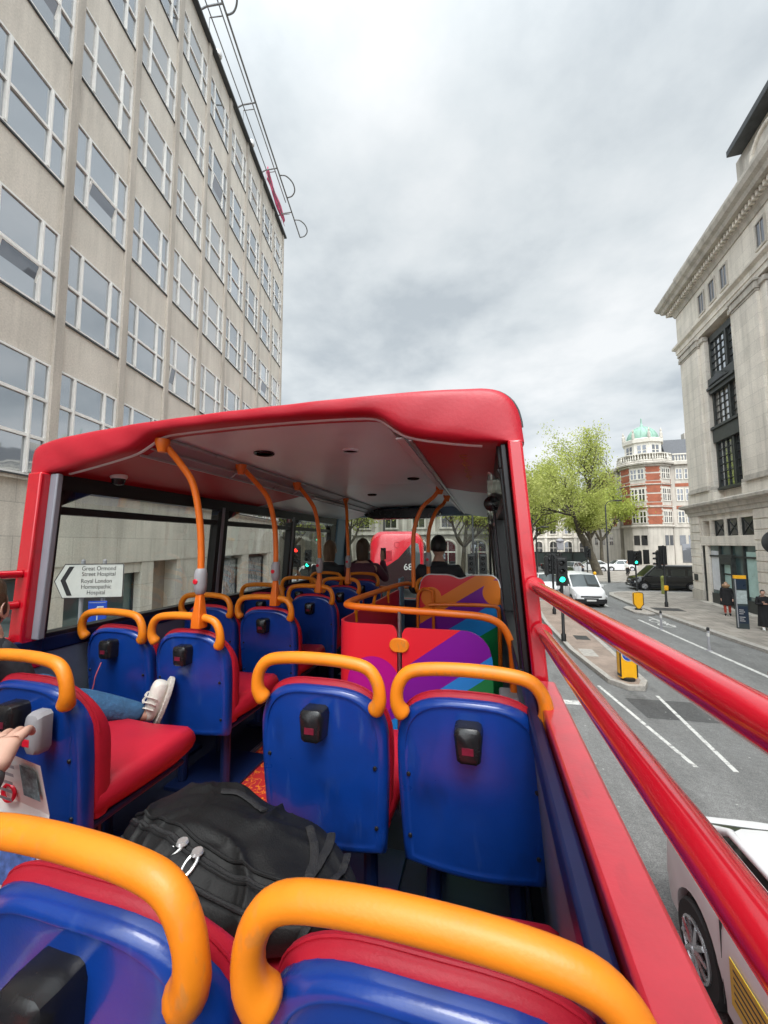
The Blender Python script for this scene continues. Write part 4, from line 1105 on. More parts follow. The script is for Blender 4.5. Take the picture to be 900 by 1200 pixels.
MB().add([(-.16, -.004, -.157), (-.105, -.004, -.160), (-.11, .012, -.06), (-.16, .012, -.04)], [(0, 1, 2, 3)]).build('map_picture', pm('map_picture_violet', (.22, .16, .35), .5, nz=(70, .7)), mp, smooth=False)
# ================================================================== GROUND
def ground_poly(name, poly, z0, z1, mat, kind='structure', label=None, cat=None, bevel=0, obj=True):
    o = MB().prism(poly, z0, z1, 'z').build(name, mat, smooth=False, bevel=bevel)
    tag(o, label, cat, None, kind); return o
g = MB().add([(-300, -150, 0), (300, -150, 0), (300, 600, 0), (-300, 600, 0)], [(0, 1, 2, 3)]).build('road', M_ASPH, smooth=False)
tag(g, 'worn grey asphalt road between the two pavements', 'road', None, 'structure')
def offset_path(pts, d):
    out = []
    for i, p in enumerate(pts):
        a = Vector(pts[max(0, i - 1)]); b = Vector(pts[min(len(pts) - 1, i + 1)]); t = (b - a).normalized()
        out.append((p[0] - t.y * d, p[1] + t.x * d))
    return out
def kerb(name, pts, w, h=.125, side=1):
    q = offset_path(pts, w * side); m = MB()
    rings = [[(a[0], a[1], 0), (a[0], a[1], h), (b[0], b[1], h), (b[0], b[1], 0)] for a, b in zip(pts, q)]
    m.loft(rings); o = m.build(name, M_KERB, smooth=False, bevel=.012); tag(o, None, None, None, 'structure'); return o
# right pavement
kr = [(12.0, -14), (9.62, 12.5), (9.0, 18.5), (8.38, 26.8), (8.42, 31.2), (8.8, 32.6), (9.7, 33.5), (11, 33.9), (40, 34.6)]
kerb('kerb', kr, .3, .127, -1)
inner_ = offset_path(kr, -.3)
o = ground_poly('pavement', inner_ + [(40, -14)], 0, .12, M_PAVE); tag(o, 'pale paved footway in front of the stone building', 'pavement')
# corner pavement with the plane tree
k2 = [(40, 42.2), (11.5, 41.6), (9.6, 42.3), (8.7, 44), (8.4, 47), (9.5, 90)]
kerb('kerb', k2, .3, .127, -1)
i2 = offset_path(k2, -.3)
o = ground_poly('pavement', i2 + [(40, 90)], 0, .12, M_PAVE); tag(o, 'paved corner under the plane tree across the side street', 'pavement')
# island
isl = [(3.10, 12.0), (3.45, 11.55), (3.85, 11.6), (4.08, 12.1), (4.14, 17), (4.16, 26), (3.9, 27), (3.2, 27), (2.75, 26), (2.55, 20), (2.72, 15)]
islc = isl + [isl[0]]
kerb('kerb', islc, .16, .13, 1)
o = ground_poly('island', offset_path(islc, .16)[:-1], 0, .122, M_ISLAND); tag(o, 'block paved traffic island in the middle of the road', 'island')
ground_poly('tactile_paving', [(3.0, 14.2), (3.45, 14.2), (3.45, 15.1), (3.0, 15.1)], .122, .126, M_KERB)
# left pavement
kl = [(-3.4, -14), (-3.4, 6), (-4.6, 13), (-8.5, 24), (-12, 32)]
kerb('kerb', kl, .3, .127, 1)
o = ground_poly('pavement', offset_path(kl, .3) + [(-40, 32), (-40, -14)], 0, .12, M_PAVE); tag(o, 'paved footway on the left below the office block', 'pavement')
# markings
def stripe(a, b, w, z=.004):
    a = Vector(a); b = Vector(b); t = (b - a).normalized(); n_ = Vector((-t.y, t.x)) * w / 2
    return MB().add([(a.x - n_.x, a.y - n_.y, z), (a.x + n_.x, a.y + n_.y, z), (b.x + n_.x, b.y + n_.y, z), (b.x - n_.x, b.y - n_.y, z)], [(0, 1, 2, 3)])
MARKS = [((2.80, 11.75), (3.35, 8.0), .08), ((4.02, 11.35), (3.92, 8.0), .08), ((3.5, 4.5), (3.55, -4), .1),
         ((7.21, 22.1), (7.65, 13.2), .13), ((7.0, 26.2), (6.65, 33), .12), ((6.6, 33.6), (6.1, 41), .12), ((8.15, 20.5), (8.0, 23), .10),
         ((1.5, 3.2), (1.5, -4), .1), ((6.3, 41), (10.5, 39.5), .3), ((-.8, 26), (-1.6, 34), .1), ((.6, 10.4), (2.6, 10.4), .25)]
for a, b, w in MARKS:
    o = stripe(a, b, w).build('road_marking', M_WHITEPAINT, smooth=False); tag(o, None, None, None, 'structure')
# cycle symbol on the cycle lane
cy = MB()
for cx_, cy_ in ((7.95, 20.9), (7.95, 21.9)):
    cy.tube([(cx_ + .3 * math.cos(a), cy_ + .42 * math.sin(a), .005) for a in [2 * PI * k / 20 for k in range(21)]], .035, 6, flat=.1)
cy.tube([(7.95, 20.9, .005), (8.2, 21.4, .005), (7.95, 21.9, .005)], .035, 6, flat=.1)
o = cy.build('road_marking', M_WHITEPAINT); tag(o, None, None, None, 'structure')
o = MB().box(8.0, 9.4, 24.5, 25.5, .1205, .124).build('manhole_cover', pm('iron_cover', (.06, .06, .06), .6, .4, nz=(14, .4)), smooth=False)
o.location = (.9, 0, 0); tag(o, 'dark iron cover let into the right hand pavement', 'manhole cover')
o = MB().box(3.25, 3.75, 16.5, 17.2, .122, .126).build('manhole_cover', MATS['iron_cover'], smooth=False); tag(o, 'dark iron cover let into the traffic island', 'manhole cover')
patch = asphalt_mat('asphalt_patch', (.085, .086, .086))
o = MB().add([(3.3, 9.9, .0035), (5.0, 10.0, .0035), (5.0, 11.1, .0035), (3.2, 11.0, .0035)], [(0, 1, 2, 3)]).build('road_patch', patch, smooth=False); tag(o, None, None, None, 'structure')

# ================================================================== OFFICE BLOCK (left)
BA = R(12.3)
ob = thing('office_building', 'long pale stone office block on the left with rows of white framed windows', 'building', (-9.36, 0, 0), BA)
PITCH, S0 = 2.33, 7.5
pil = [S0 + PITCH * k for k in range(-3, 9)]      # .51 ... 26.14
SE = pil[-1] + .25
ROWS = [(5.5, 8.5, 3), (9.85, 12.12, 2), (13.57, 15.84, 2), (17.29, 19.56, 2), (21.01, 23.28, 2), (24.73, 26.75, 2)]
TOP = 28.0
SB = pil[0] - 14
MB().box(-14, -.3, SB, SE - .02, 3.5, TOP - .1).build('wall', M_CONC, ob, smooth=False)
spn = MB(); zs = [(4.3, 5.42)] + [(ROWS[i][1], ROWS[i + 1][0] - .05) for i in range(5)] + [(26.75, TOP)]
for a, b in zs[1:]: spn.box(-.31, 0, SB, SE - .02, a, b)
spn.build('spandrel', M_CONC, ob, smooth=False)
MB().box(-.31, .05, SB, SE, 3.2, 5.36).build('base_band', M_CONCB, ob, smooth=False)
sl = MB().box(-.3, .16, SB, SE + .02, 5.362, 5.44)
sl.build('ledge', M_CONCB, ob, smooth=False)
sl = MB().box(-.3, .20, SB, SE + .02, 5.442, 5.475); sl.build('ledge_flashing', M_LEAD, ob, smooth=False)
for s in pil:
    MB().box(-.3, .09, s - .13, s + .13, 5.476, TOP - .002).build('pilaster', M_CONCD, ob, smooth=False, bevel=.01)
sd = MB()
for a, b, n_ in ROWS[1:]:
    sd.box(-.2, .045, SB, SE - .03, a - .05, a - .005)
sd.build('sill_shadow_strip', M_LEAD, ob, smooth=False)  # dark strips stand in for the shadow line under each window row
cop = MB().box(-.6, .24, SB, SE + .05, TOP, TOP + .12); cop.build('coping', M_LEAD, ob, smooth=False)
def bar(m, y0, y1, z0, z1, x0=-.14, x1=-.045): m.box(x0, x1, y0, y1, z0, z1)
def office_window(w, h, n_):
    fr = MB(); t = .055
    bar(fr, 0, w, 0, t); bar(fr, 0, w, h - t, h); bar(fr, 0, t, t, h - t); bar(fr, w - t, w, t, h - t)
    ys = [w * .235, w * .765]
    for y in ys: bar(fr, y - .04, y + .04, t, h - t, -.13, -.03)
    hs = [h * .47] if n_ == 2 else [h * .33, h * .67]
    for z in hs: bar(fr, t, w - t, z - .04, z + .04, -.125, -.035)
    # thin casement lines
    for y in ys: fr.box(-.06, -.024, y - .012, y + .012, t, h - t)
    return fr
W_ = PITCH - .27
wa = office_window(W_, 2.27, 2).build('window', M_WFRAME, None, smooth=False)
pa = MB().box(-.10, -.09, .03, W_ - .03, .03, 2.24).build('window_glass', M_GLASSUP, wa, smooth=False)
wb = office_window(W_, 2.98, 3).build('window', M_WFRAME, None, smooth=False)
MB().box(-.10, -.09, .03, W_ - .03, .03, 2.95).build('window_glass', M_GLASSUP, wb, smooth=False)
wc = office_window(W_, 2.02, 2).build('window', M_WFRAME, None, smooth=False)
MB().box(-.10, -.09, .03, W_ - .03, .03, 1.99).build('window_glass', M_GLASSUP, wc, smooth=False)
first = {id(wa): True, id(wb): True, id(wc): True}
rw = random.Random(3)
sash = None
for ri, (a, b, n_) in enumerate(ROWS):
    src = wb if n_ == 3 else (wc if ri == 5 else wa)
    for k in range(1, len(pil) - 1):
        o = src if first[id(src)] else copy_tree(src)
        first[id(src)] = False
        o.parent = ob; o.location = (.075, pil[k] + .135, a)
        o.rotation_euler = (rw.uniform(-.002, .002), 0, rw.uniform(-.004, .004))
        if ri in (1, 2, 3, 4, 5) and rw.random() < .22:       # a casement pushed open
            s1 = MB(); z0, z1 = .08, 2.27 * .45; y0, y1 = (.08, W_ * .225) if rw.random() < .5 else (W_ * .26, W_ * .75)
            s1.box(-.01, .02, y0, y0 + .05, z0, z1).box(-.01, .02, y1 - .05, y1, z0, z1).box(-.01, .02, y0, y1, z0, z0 + .05).box(-.01, .02, y0, y1, z1 - .05, z1)
            so_ = s1.build('open_casement', M_WFRAME, ob, smooth=False)
            so_.location = (.05, pil[k] + .135, a + z1 * 0 + .0)
            so_.rotation_euler = (0, R(rw.choice((9, 14))) * 1, 0)
            # hinge at the top: shift so that the head stays in the frame
            ang = so_.rotation_euler[1]; so_.location.x += -math.sin(ang) * -.0 ; so_.location.x -= math.sin(ang) * z1 - .03
            MB().box(.0, .006, y0 + .05, y1 - .05, z0 + .05, z1 - .05).build('window_glass', M_GLASSDK, so_, smooth=False)
# ground floor
gf = [(-14, 8.1, 'w'), (11.25, 11.95, 'p'), (13.5, 17.55, 'p'), (19.95, 20.85, 'p'), (24.1, SE, 'p')]
gw = MB()
for a, b in ((7.6, 8.2), (11.3, 11.95), (13.45, 17.6), (19.9, 20.85), (24.0, SE)): gw.box(-.5, .03, a, b, 0, 3.198)
for a in (-13, -8, -3, 2): gw.box(-.5, .03, a, a + .8, 0, 3.198)
gw.build('ground_floor_pier', M_CONCB, ob, smooth=False)
MB().box(-14, -.55, SB, SE - .02, 0, 3.45).build('core', M_CONCD, ob, smooth=False)
MB().box(-.5, -.02, SB, SE - .02, 0, .35).build('stall_riser', M_CONCD, ob, smooth=False)
def pane(y0, y1, z0, z1, mat, name='shop_window', x=-.3):
    w_ = MB().box(x, x + .02, y0, y1, z0, z1).build(name, mat, ob, smooth=False)
    f = MB(); t = .05
    f.box(x - .02, x + .07, y0, y0 + t, z0, z1).box(x - .02, x + .07, y1 - t, y1, z0, z1).box(x - .02, x + .07, y0 + t, y1 - t, z0, z0 + t).box(x - .02, x + .07, y0 + t, y1 - t, z1 - t, z1)
    f.build('window_frame', M_BRONZE, w_, smooth=False); return w_
pane(8.2, 11.3, .35, 2.85, M_SHOPGL); MB().box(-.34, -.02, 8.2, 11.3, 2.85, 3.19).build('fascia', M_CONCB, ob, smooth=False)
for a in (-12.2, -7.2, -2.2): pane(a, a + 4.2, .35, 2.95, M_SHOPGL)
pane(2.8, 7.6, .35, 2.95, M_SHOPGL)
MB().box(-.52, -.48, 11.95, 13.45, 0, 3.19).build('doorway', pm('beige_door_recess', (.30, .25, .20), .7, nz=(1.5, .2)), ob, smooth=False)
def poster_mat(name, c1, c2, seed):
    m = bpy.data.materials.new(name); m.use_nodes = True; nt = m.node_tree; N = nt.nodes; L = nt.links; b = N['Principled BSDF']; b.inputs['Roughness'].default_value = .15
    tc = N.new('ShaderNodeTexCoord'); mp_ = N.new('ShaderNodeMapping'); mp_.inputs['Location'].default_value = (seed, seed, 0); mp_.inputs['Scale'].default_value = (1, 4.5, 1.8)
    t = N.new('ShaderNodeTexNoise'); t.inputs['Scale'].default_value = 1.6; t.inputs['Detail'].default_value = 8; t.inputs['Roughness'].default_value = .7; t.inputs['Distortion'].default_value = 1.2
    L.new(tc.outputs['Object'], mp_.inputs[0]); L.new(mp_.outputs[0], t.inputs['Vector'])
    r = N.new('ShaderNodeValToRGB'); r.color_ramp.elements[0].position = .38; r.color_ramp.elements[1].position = .62; r.color_ramp.elements[0].color = (*c1, 1); r.color_ramp.elements[1].color = (*c2, 1)
    L.new(t.outputs['Fac'], r.inputs[0]); L.new(r.outputs[0], b.inputs['Base Color']); return m
for (a, b_, sd_) in ((17.6, 19.9, 1.), (20.85, 24.0, 5.)):
    w_ = pane(a, b_, .35, 3.0, M_GLASSDK)
    MB().box(-.278, -.27, a + .1, b_ - .25, .4, 2.92).build('window_poster', poster_mat('grey_poster', (.05, .055, .06), (.42, .44, .45), sd_), w_, smooth=False)
    MB().box(-.268, -.264, a + .12, b_ - .28, .42, .75).build('poster_band', pm('poster_green_band' + str(int(sd_)), (.20, .26, .18), .3, nz=(9, .3)), w_, smooth=False)
# roof plant room
MB().box(-12, -4, SB, 20, TOP - .1, TOP + 2.2).build('roof_plant_room', M_CONCD, ob, smooth=False)
# maintenance rails on the roof edge
rr_ = thing('roof_rail', 'grey tubular maintenance rail looping over the office block roof edge', 'railing', ob.location, BA)
def rr(pts, r=.05): MB().tube(pts, r, 8).build('rail_tube', M_STEEL, rr_)
rr([(1.15, SB + 4, TOP + .55), (1.15, SE + .6, TOP + .55)]); rr([(.75, SB + 4, TOP + 1.15), (.75, SE - 2, TOP + 1.15)], .035); rr([(.55, SB + 4, TOP + .1), (.55, SE - 2, TOP + .1)], .03)
for s in (5.5, 9.5, 13.4, 17.4, 21.2, 24.6):
    rr([(-.2, s, TOP + .14), (.4, s, TOP + .45), (1.15, s, TOP + .55)], .045)
    rr([(.1, s + .8, TOP + .14), (.1, s + .8, TOP + 1.1), (.75, s + .8, TOP + 1.15)], .03)
for s in (13.0, 22.6, 26.2):
    rr(curve_pts([(1.15, s - .9, TOP + .55), (1.55, s - .8, TOP + .58), (1.85, s - .3, TOP + .6), (1.85, s + .3, TOP + .6), (1.55, s + .7, TOP + .58), (1.15, s + .8, TOP + .55)], 6), .045)
for s in (10.6, 15.0, 19.3):
    o = MB().lathe([(.02, 0), (.16, .04), (.19, .16), (.16, .3), (.03, .34)], (.18, s, TOP + .06), 14).build('roof_floodlight', M_WHITEPL, ob)
fl = thing('roof_banner', 'pink and red banner hanging on the rail at the far end of the office roof', 'banner', ob.location, BA)
bm_ = MB()
gridp = [[(.32 + .06 * math.sin(j * 1.3 + i * .7), 21.6 + 3.9 * i / 12, TOP + .22 + (.95 - .25 * i / 12) * j / 6) for i in range(13)] for j in range(7)]
bm_.loft(gridp, closed=False, cap=False); bo = bm_.build('banner_cloth', pm('banner_pink', (.55, .07, .16), .8, nz=(1.6, .5)), fl)
bo.modifiers.new('thickness', 'SOLIDIFY').thickness = .01

# ================================================================== STONE BUILDING (right)
CA = R(-2)
cb = thing('stone_building', 'tall classical stone building on the right with dark bronze window bays and a deep cornice', 'building', (13.1, 24, 0), CA)
YE, YS = 6.5, -48.
MB().box(.55, 16, YS, YE - .05, 0, 20.2).build('wall', M_PORT, cb, smooth=False)
def cbx(name, mat, boxes, bevel=0.):
    m = MB()
    for q in boxes: m.box(*q)
    return m.build(name, mat, cb, smooth=False, bevel=bevel)
# module = opening bay + pier, repeated toward the camera
MOD = 5.7
mods = [0, -MOD, -2 * MOD, -3 * MOD]
# rusticated ground floor piers: corner pier and piers between bays
def rust(y0, y1, z0, z1, x0=-.02, x1=.6, n_=9):
    m = MB(); h = (z1 - z0) / n_
    for i in range(n_):
        m.box(x0, x1, y0, y1, z0 + i * h + .022, z0 + (i + 1) * h - .022)
    m.box(x0 + .05, x1, y0 + .03, y1 - .03, z0, z1)
    return m.build('rusticated_pier', M_PORT, cb, smooth=False, bevel=.012)
rust(5.2, 6.52, .75, 5.5, -.02, 14)
cbx('plinth', M_PORTD, [(-.08, 14.05, 5.15, 6.58, 0, .75)], .02)
for d in mods:
    y1 = -.4 + d
    rust(y1 - 1.75, y1, .75, 5.5)
    cbx('plinth', M_PORTD, [(-.08, .6, y1 - 1.8, y1 + .05, 0, .75)], .02)
for di, d in enumerate(mods):
    ya, yb = -.4 + d, (5.2 if di == 0 else -.4 + d + MOD - 1.75)
    # lintel, mezzanine, shopfront
    cbx('lintel', M_PORT, [(.02, .6, ya, yb, 3.62, 4.18)], .02)
    cbx('mezzanine_frame', M_PORT, [(.12, .6, ya, yb, 5.15, 5.5)] + [(.10, .6, y - .11, y + .11, 4.18, 5.15) for y in (ya + .12, ya + 1.5, ya + 2.85, yb - 1.15, yb - .12)])
    for k, y in enumerate((ya + .23, ya + 1.61, ya + 2.96)):
        if y + 1.2 > yb - 1.1 and k == 2 and di: continue
        w = cbx('mezzanine_window', M_GLASSDK, [(.22, .26, y + .02, y + 1.14, 4.2, 5.12)])
        m = MB()
        m.tube([(.20, y + .02, 4.2), (.20, y + 1.14, 5.12)], .022, 6).tube([(.20, y + 1.14, 4.2), (.20, y + .02, 5.12)], .022, 6)
        m.box(.17, .22, y + .02, y + .07, 4.2, 5.12).box(.17, .22, y + 1.09, y + 1.14, 4.2, 5.12)
        m.build('window_grille', M_BRONZE, w, smooth=False)
    w = cbx('shop_window', M_SHOPGL, [(.20, .24, ya, yb, .75, 3.62)])
    m = MB()
    for y in (ya + .06, ya + 1.35, ya + 2.5, ya + 3.7, yb - .06): m.box(.10, .22, y - .06, y + .06, .1, 3.62)
    m.box(.12, .22, ya, yb, 2.95, 3.05).box(.12, .5, ya, yb, .1, .75)
    m.build('shop_frame', M_BRONZE, w, smooth=False)
    for (y0, y1, mt) in ((ya + .18, ya + 1.2, pm('poster_pale_teal', (.42, .60, .56), .3, nz=(3, .12)) if di == 0 else MATS['poster_pale_teal']), (ya + 3.0 if di else 3.35, ya + 3.6 if di else 4.4, pm('poster_white', (.66, .68, .72), .3, nz=(4, .1)) if di == 0 else MATS['poster_white'])):
        MB().box(.185, .195, y0, y1, .95, 3.3).build('window_poster', mt, w, smooth=False)
    st_ = cbx('doorstep', M_PORTD, [(-.35, .5, ya, yb, 0, .14)])
# entrance pilaster strips between windows
cbx('shop_pier', M_PORT, [(.05, .5, 4.45, 4.8, .14, 3.62)], .01)
# dark doorway surround
dw = cbx('entrance_door', M_BRONZE, [(-.02, .3, 1.85, 3.05, 2.55, 2.95), (-.02, .3, 1.85, 1.97, .14, 2.55), (-.02, .3, 2.93, 3.05, .14, 2.55), (.0, .28, 1.8, 3.1, 2.95, 3.1), (.1, .2, 1.97, 2.93, 1.95, 2.03), (.1, .2, 1.97, 2.93, .14, .5)], .01)
o = MB().box(.14, .17, 1.97, 2.93, .5, 2.55).build('door_glass', MATS['poster_pale_teal'], dw, smooth=False)
cbx('wall_plaque', M_BRONZE, [(-.045, -.02, 5.75, 6.25, 1.35, 1.75)])
# lower cornice
def cornice(name, prof, y0, y1, mat=M_PORT, ret=True):
    """prof: list of (outward, z); swept along the facade and returned round the corner."""
    m = MB(); path = [(0, y0), (0, y1), (14, y1)]
    rings = []
    for i, (x, y) in enumerate(path):
        ring = []
        for o_, z in prof:
            if i == 0: ring.append((x - o_, y, z))
            elif i == 1: ring.append((x - o_, y + o_, z))
            else: ring.append((x, y + o_, z))
        rings.append(ring)
    m.loft(rings); return m.build(name, mat, cb, smooth=False)
cornice('lower_cornice', [(-.6, 5.5), (.06, 5.5), (.08, 5.72), (.16, 5.76), (.18, 5.98), (.42, 6.08), (.44, 6.22), (.36, 6.28), (.02, 6.36), (-.6, 6.36)], YS, YE, M_PORTD)
# upper storey: pedestals, pilasters, window bays
def pilz(y0, y1, first=False):
    yy0, yy1 = y0, y1
    cbx('pedestal', M_PORT, [(.0, .6, yy0 - .04, yy1 + .04, 6.36, 6.95)], .02)
    cbx('pilaster', M_PORT, [(.08, .6, yy0, yy1, 6.95, 16.35), (-.06, .1, yy0 + .5, yy1 - .5, 7.25, 16.0)], .02)
    cbx('pilaster_base', M_PORTD, [(-.14, .1, yy0 + .42, yy1 - .42, 6.951, 7.1), (-.10, .1, yy0 + .45, yy1 - .45, 7.1, 7.25), (.02, .3, yy0 - .05, yy1 + .05, 6.951, 7.14)], .02)
    cbx('capital', M_PORTD, [(-.10, .1, yy0 + .46, yy1 - .46, 16.0, 16.12), (-.16, .1, yy0 + .40, yy1 - .40, 16.12, 16.48), (-.02, .3, yy0 - .06, yy1 + .06, 16.2, 16.48), (-.22, .3, yy0 + .34, yy1 - .34, 16.48, 16.62)], .025)
pilz(3.25, 6.48)
for d in mods: pilz(-2.65 + d + .0, .35 + d)
def bay(y0, y1):
    t = cbx('window_bay', M_BRONZE, [(.30, .62, y0, y0 + .28, 6.9, 16.3), (.30, .62, y1 - .16, y1, 6.9, 16.3), (.30, .6, y0, y1, 15.95, 16.35), (.18, .6, y0, y1, 9.75, 10.75), (.08, .6, y0 - .02, y1, 10.55, 10.7), (.14, .6, y0, y1, 12.75, 13.7), (.02, .6, y0 - .02, y1, 13.0, 13.14), (.22, .6, y0, y1, 6.9, 7.05)])
    # pediment over the middle light
    yc = (y0 + y1) / 2 + .1
    m = MB().prism([(yc - 1.05, 13.2), (yc + 1.05, 13.2), (yc, 13.75)], .0, .2, 'x'); m.build('pediment', M_BRONZE, cb, smooth=False)
    m = MB().prism([(yc - .75, 13.24), (yc + .75, 13.24), (yc, 13.6)], -.02, .1, 'x'); m.build('pediment', M_SLATE, cb, smooth=False)
    for z0, z1 in ((7.05, 9.75), (10.75, 12.75), (13.85, 15.95)):
        w = cbx('bay_window', M_GLASSUP, [(.40, .42, y0 + .28, y1 - .16, z0, z1)])
        m = MB(); ym = y1 - .16 - (y1 - y0 - .44) * .30
        m.box(.26, .5, y0 + .85, y0 + 1.0, z0, z1)
        for k in range(5):
            y = y0 + .3 + (y1 - y0 - .46) * k / 5; m.box(.34, .395, y - .014, y + .014, z0, z1)
        nz_ = 6 if z1 - z0 > 2.2 else 5
        for k in range(nz_ + 1):
            z = z0 + (z1 - z0) * k / nz_; m.box(.34, .395, y0 + .28, y1 - .16, z - .014, z + .014)
        m.build('glazing_bars', M_BRONZE, w, smooth=False)
for d in mods: bay(.42 + d, 3.2 + d if d == 0 else .42 + d + MOD - 3.07)
cornice('entablature', [(-.6, 16.62), (.02, 16.62), (.04, 16.9), (.09, 16.92), (.10, 17.2), (.26, 17.34), (.27, 17.48), (.02, 17.55), (-.6, 17.55)], YS, YE, M_PORT)
fr = cbx('frieze', M_PORT, [(.0, .6, YS, YE - .02, 17.55, 20.0)])
for d in mods:
    for y in (.45, 1.7, 2.95):
        w = cbx('attic_window', M_GLASSDK, [(-.012, .02, y + d - .3, y + d + .3, 17.95, 19.1)])
        m = MB(); m.box(-.06, .0, y + d - .40, y + d - .3, 17.85, 19.2).box(-.06, .0, y + d + .3, y + d + .4, 17.85, 19.2).box(-.06, .0, y + d - .3, y + d + .3, 19.1, 19.2).box(-.08, .0, y + d - .4, y + d + .4, 17.8, 17.9)
        m.box(-.03, 0, y + d - .02, y + d + .02, 17.95, 19.1); m.build('window_frame', M_PORTD, w, smooth=False)
dn = MB(); y = YS
while y < YE + .35:
    dn.box(-.42, .02, y, y + .13, 19.95, 20.2); y += .27
x = -.2
while x < 14: dn.box(x, x + .13, YE - .05, YE + .42, 19.95, 20.2); x += .27
dn.build('dentils', M_PORT, cb, smooth=False)
cornice('main_cornice', [(-.6, 19.6), (.06, 19.6), (.12, 19.8), (.2, 19.95), (.2, 20.2), (.62, 20.26), (.70, 20.45), (.86, 20.6), (.95, 20.85), (.95, 20.95), (.5, 21.05), (-.6, 21.1)], YS, YE, M_PORTD)
cornice('parapet', [(-.6, 21.05), (.0, 21.05), (.0, 22.2), (.06, 22.22), (.06, 22.4), (-.6, 22.4)], YS, YE - .2, M_PORTD)
cbx('attic_block', M_PORTD, [(.5, 14, YS, -.4, 22.4, 24.3), (.25, 14, YS, -1.6, 22.4, 23.4)], .02)
cbx('attic_roof', M_LEAD, [(-.15, 14.5, YS, -.9, 24.3, 24.65)], .03)
MB().tube([(.24 + 0 * k, -3.2 + 1.1 * math.cos(PI * k / 12), 22.5 + 1.0 * math.sin(PI * k / 12)) for k in range(13)], .12, 8).build('arched_hood', M_PORT, cb)
vb = cbx('wall_cabinet', M_WHITEPL, [(1.0, 1.5, YE, YE + .55, 14.2, 15.0)], .03)

# ================================================================== BRICK CORNER BUILDING WITH DOME
db_ = thing('domed_building', 'red brick and stone corner building with a green copper dome', 'building', (26.4, 74.5, 0))
def dpart(mb, name, mat, parent=None, **k):
    return mb.build(name, mat, parent or db_, smooth=k.pop('smooth', False), **k)
TR = 3.6
def facade(Mx, L_, items, z_rows):
    pass
def on(o_, ang):   # matrix: local x along wall (to the right seen from outside), y outward(-), z up
    return Matrix.Translation((o_[0], o_[1], 0)) @ Matrix.Rotation(ang, 4, 'Z')
ROWD = [(14.2, 15.9), (10.6, 12.6), (7.0, 8.9)]
NS = 10
stone = MB(); stone.lathe([(TR, 0), (TR, 17.0)], (0, 0, 0), NS); 
core = dpart(stone, 'tower', M_DSTONE)
brick = MB(); wins = []
def wallset(M, w, kind):
    """decorate one wall facet (width w, centred on x=0, facing -y)."""
    if kind == 'b':
        for z0, z1 in ((6.8, 8.1), (8.35, 9.75), (10.45, 11.7), (11.95, 13.2), (13.95, 15.05), (15.3, 16.2)):
            m = MB()
            n_ = 4
            for k in range(n_):
                e = .12 if k % 2 else 0
                m.box(-w * .42 - e, w * .42 + e, -.05, .05, z0 + (z1 - z0) * k / n_, z0 + (z1 - z0) * (k + 1) / n_, M=M)
            dpart(m, 'brick_panel', M_BRICK)
        for z in (9.9, 13.4):
            dpart(MB().box(-w * .5, w * .5, -.04, .05, z, z + .4, M=M), 'brick_band', M_BRICK)
    else:
        for z0, z1 in ROWD:
            for xx in ((-.24 * w, .24 * w) if kind == 'w' else (0,)):
                g = MB().box(xx - .42, xx + .42, -.035, .02, z0, z1, M=M); wi = dpart(g, 'window', M_GLASSDK)
                m = MB()
                for x_ in (-.46, 0, .46): m.box(xx + x_ - .07, xx + x_ + .07, -.09, .02, z0 - .05, z1 + .05, M=M)
                for z_ in (z0, z0 + (z1 - z0) * .55, z1): m.box(xx - .5, xx + .5, -.085, .02, z_ - .07, z_ + .07, M=M)
                dpart(m, 'stone_mullions', M_DFRAME, wi)
        for z_ in (9.25, 12.95):
            dpart(MB().box(-w * .47, w * .47, -.03, .05, z_, z_ + .55, M=M), 'brick_band', M_BRICK)
        for xx in ((-.24 * w, .24 * w) if kind == 'w' else (0,)):
            dpart(MB().box(xx - .42, xx + .42, -.035, .02, 3.4, 5.0, M=M), 'window', M_GLASSDK)
fw = 2 * TR * math.sin(PI / NS) ; ap = TR * math.cos(PI / NS)
kinds = {7: 'b', 6: 'w', 5: 'b', 8: 'w', 9: 'b', 4: 'w'}
for k in range(NS):
    a = 2 * PI * (k + .5) / NS           # facet normal direction
    deg = math.degrees(a) % 360
    if not (150 < deg < 345): continue
    M_ = Matrix.Translation((ap * math.cos(a), ap * math.sin(a), 0)) @ Matrix.Rotation(a + PI / 2, 4, 'Z')
    wallset(M_, fw, kinds.get(k, 'w'))
for z, o_, h in ((6.3, .2, .35), (9.5, .12, .2), (13.2, .12, .2), (16.3, .25, .3), (16.6, .65, .4), (17.0, .5, .2)):
    dpart(MB().lathe([(TR + o_, z), (TR + o_ + .1, z + h * .6), (TR + o_, z + h)], (0, 0, 0), NS), 'string_course', M_DSTONE)
dpart(MB().lathe([(2.8, 17.2), (2.8, 20.4), (3.1, 20.5), (3.15, 21.1), (2.7, 21.3)], (0, 0, 0), 8), 'drum', M_DFRAME)
for k in range(8):
    a = 2 * PI * (k + .5) / 8; deg = math.degrees(a) % 360
    M_ = Matrix.Translation((2.8 * math.cos(PI / 8) * math.cos(a), 2.8 * math.cos(PI / 8) * math.sin(a), 0)) @ Matrix.Rotation(a + PI / 2, 4, 'Z')
    for xx in (-.36, .36):
        for z0, z1 in ((18.2, 19.1), (19.25, 20.0)):
            dpart(MB().box(xx - .24, xx + .24, -.03, .03, z0, z1, M=M_), 'window', M_GLASSDK)
    b = 2 * PI * k / 8
    dpart(MB().lathe([(.22, 21.2), (.22, 22.0), (.12, 22.2), (.16, 22.5), (.02, 22.9)], (2.9 * math.cos(b), 2.9 * math.sin(b), 0), 10), 'pinnacle', M_DSTONE)
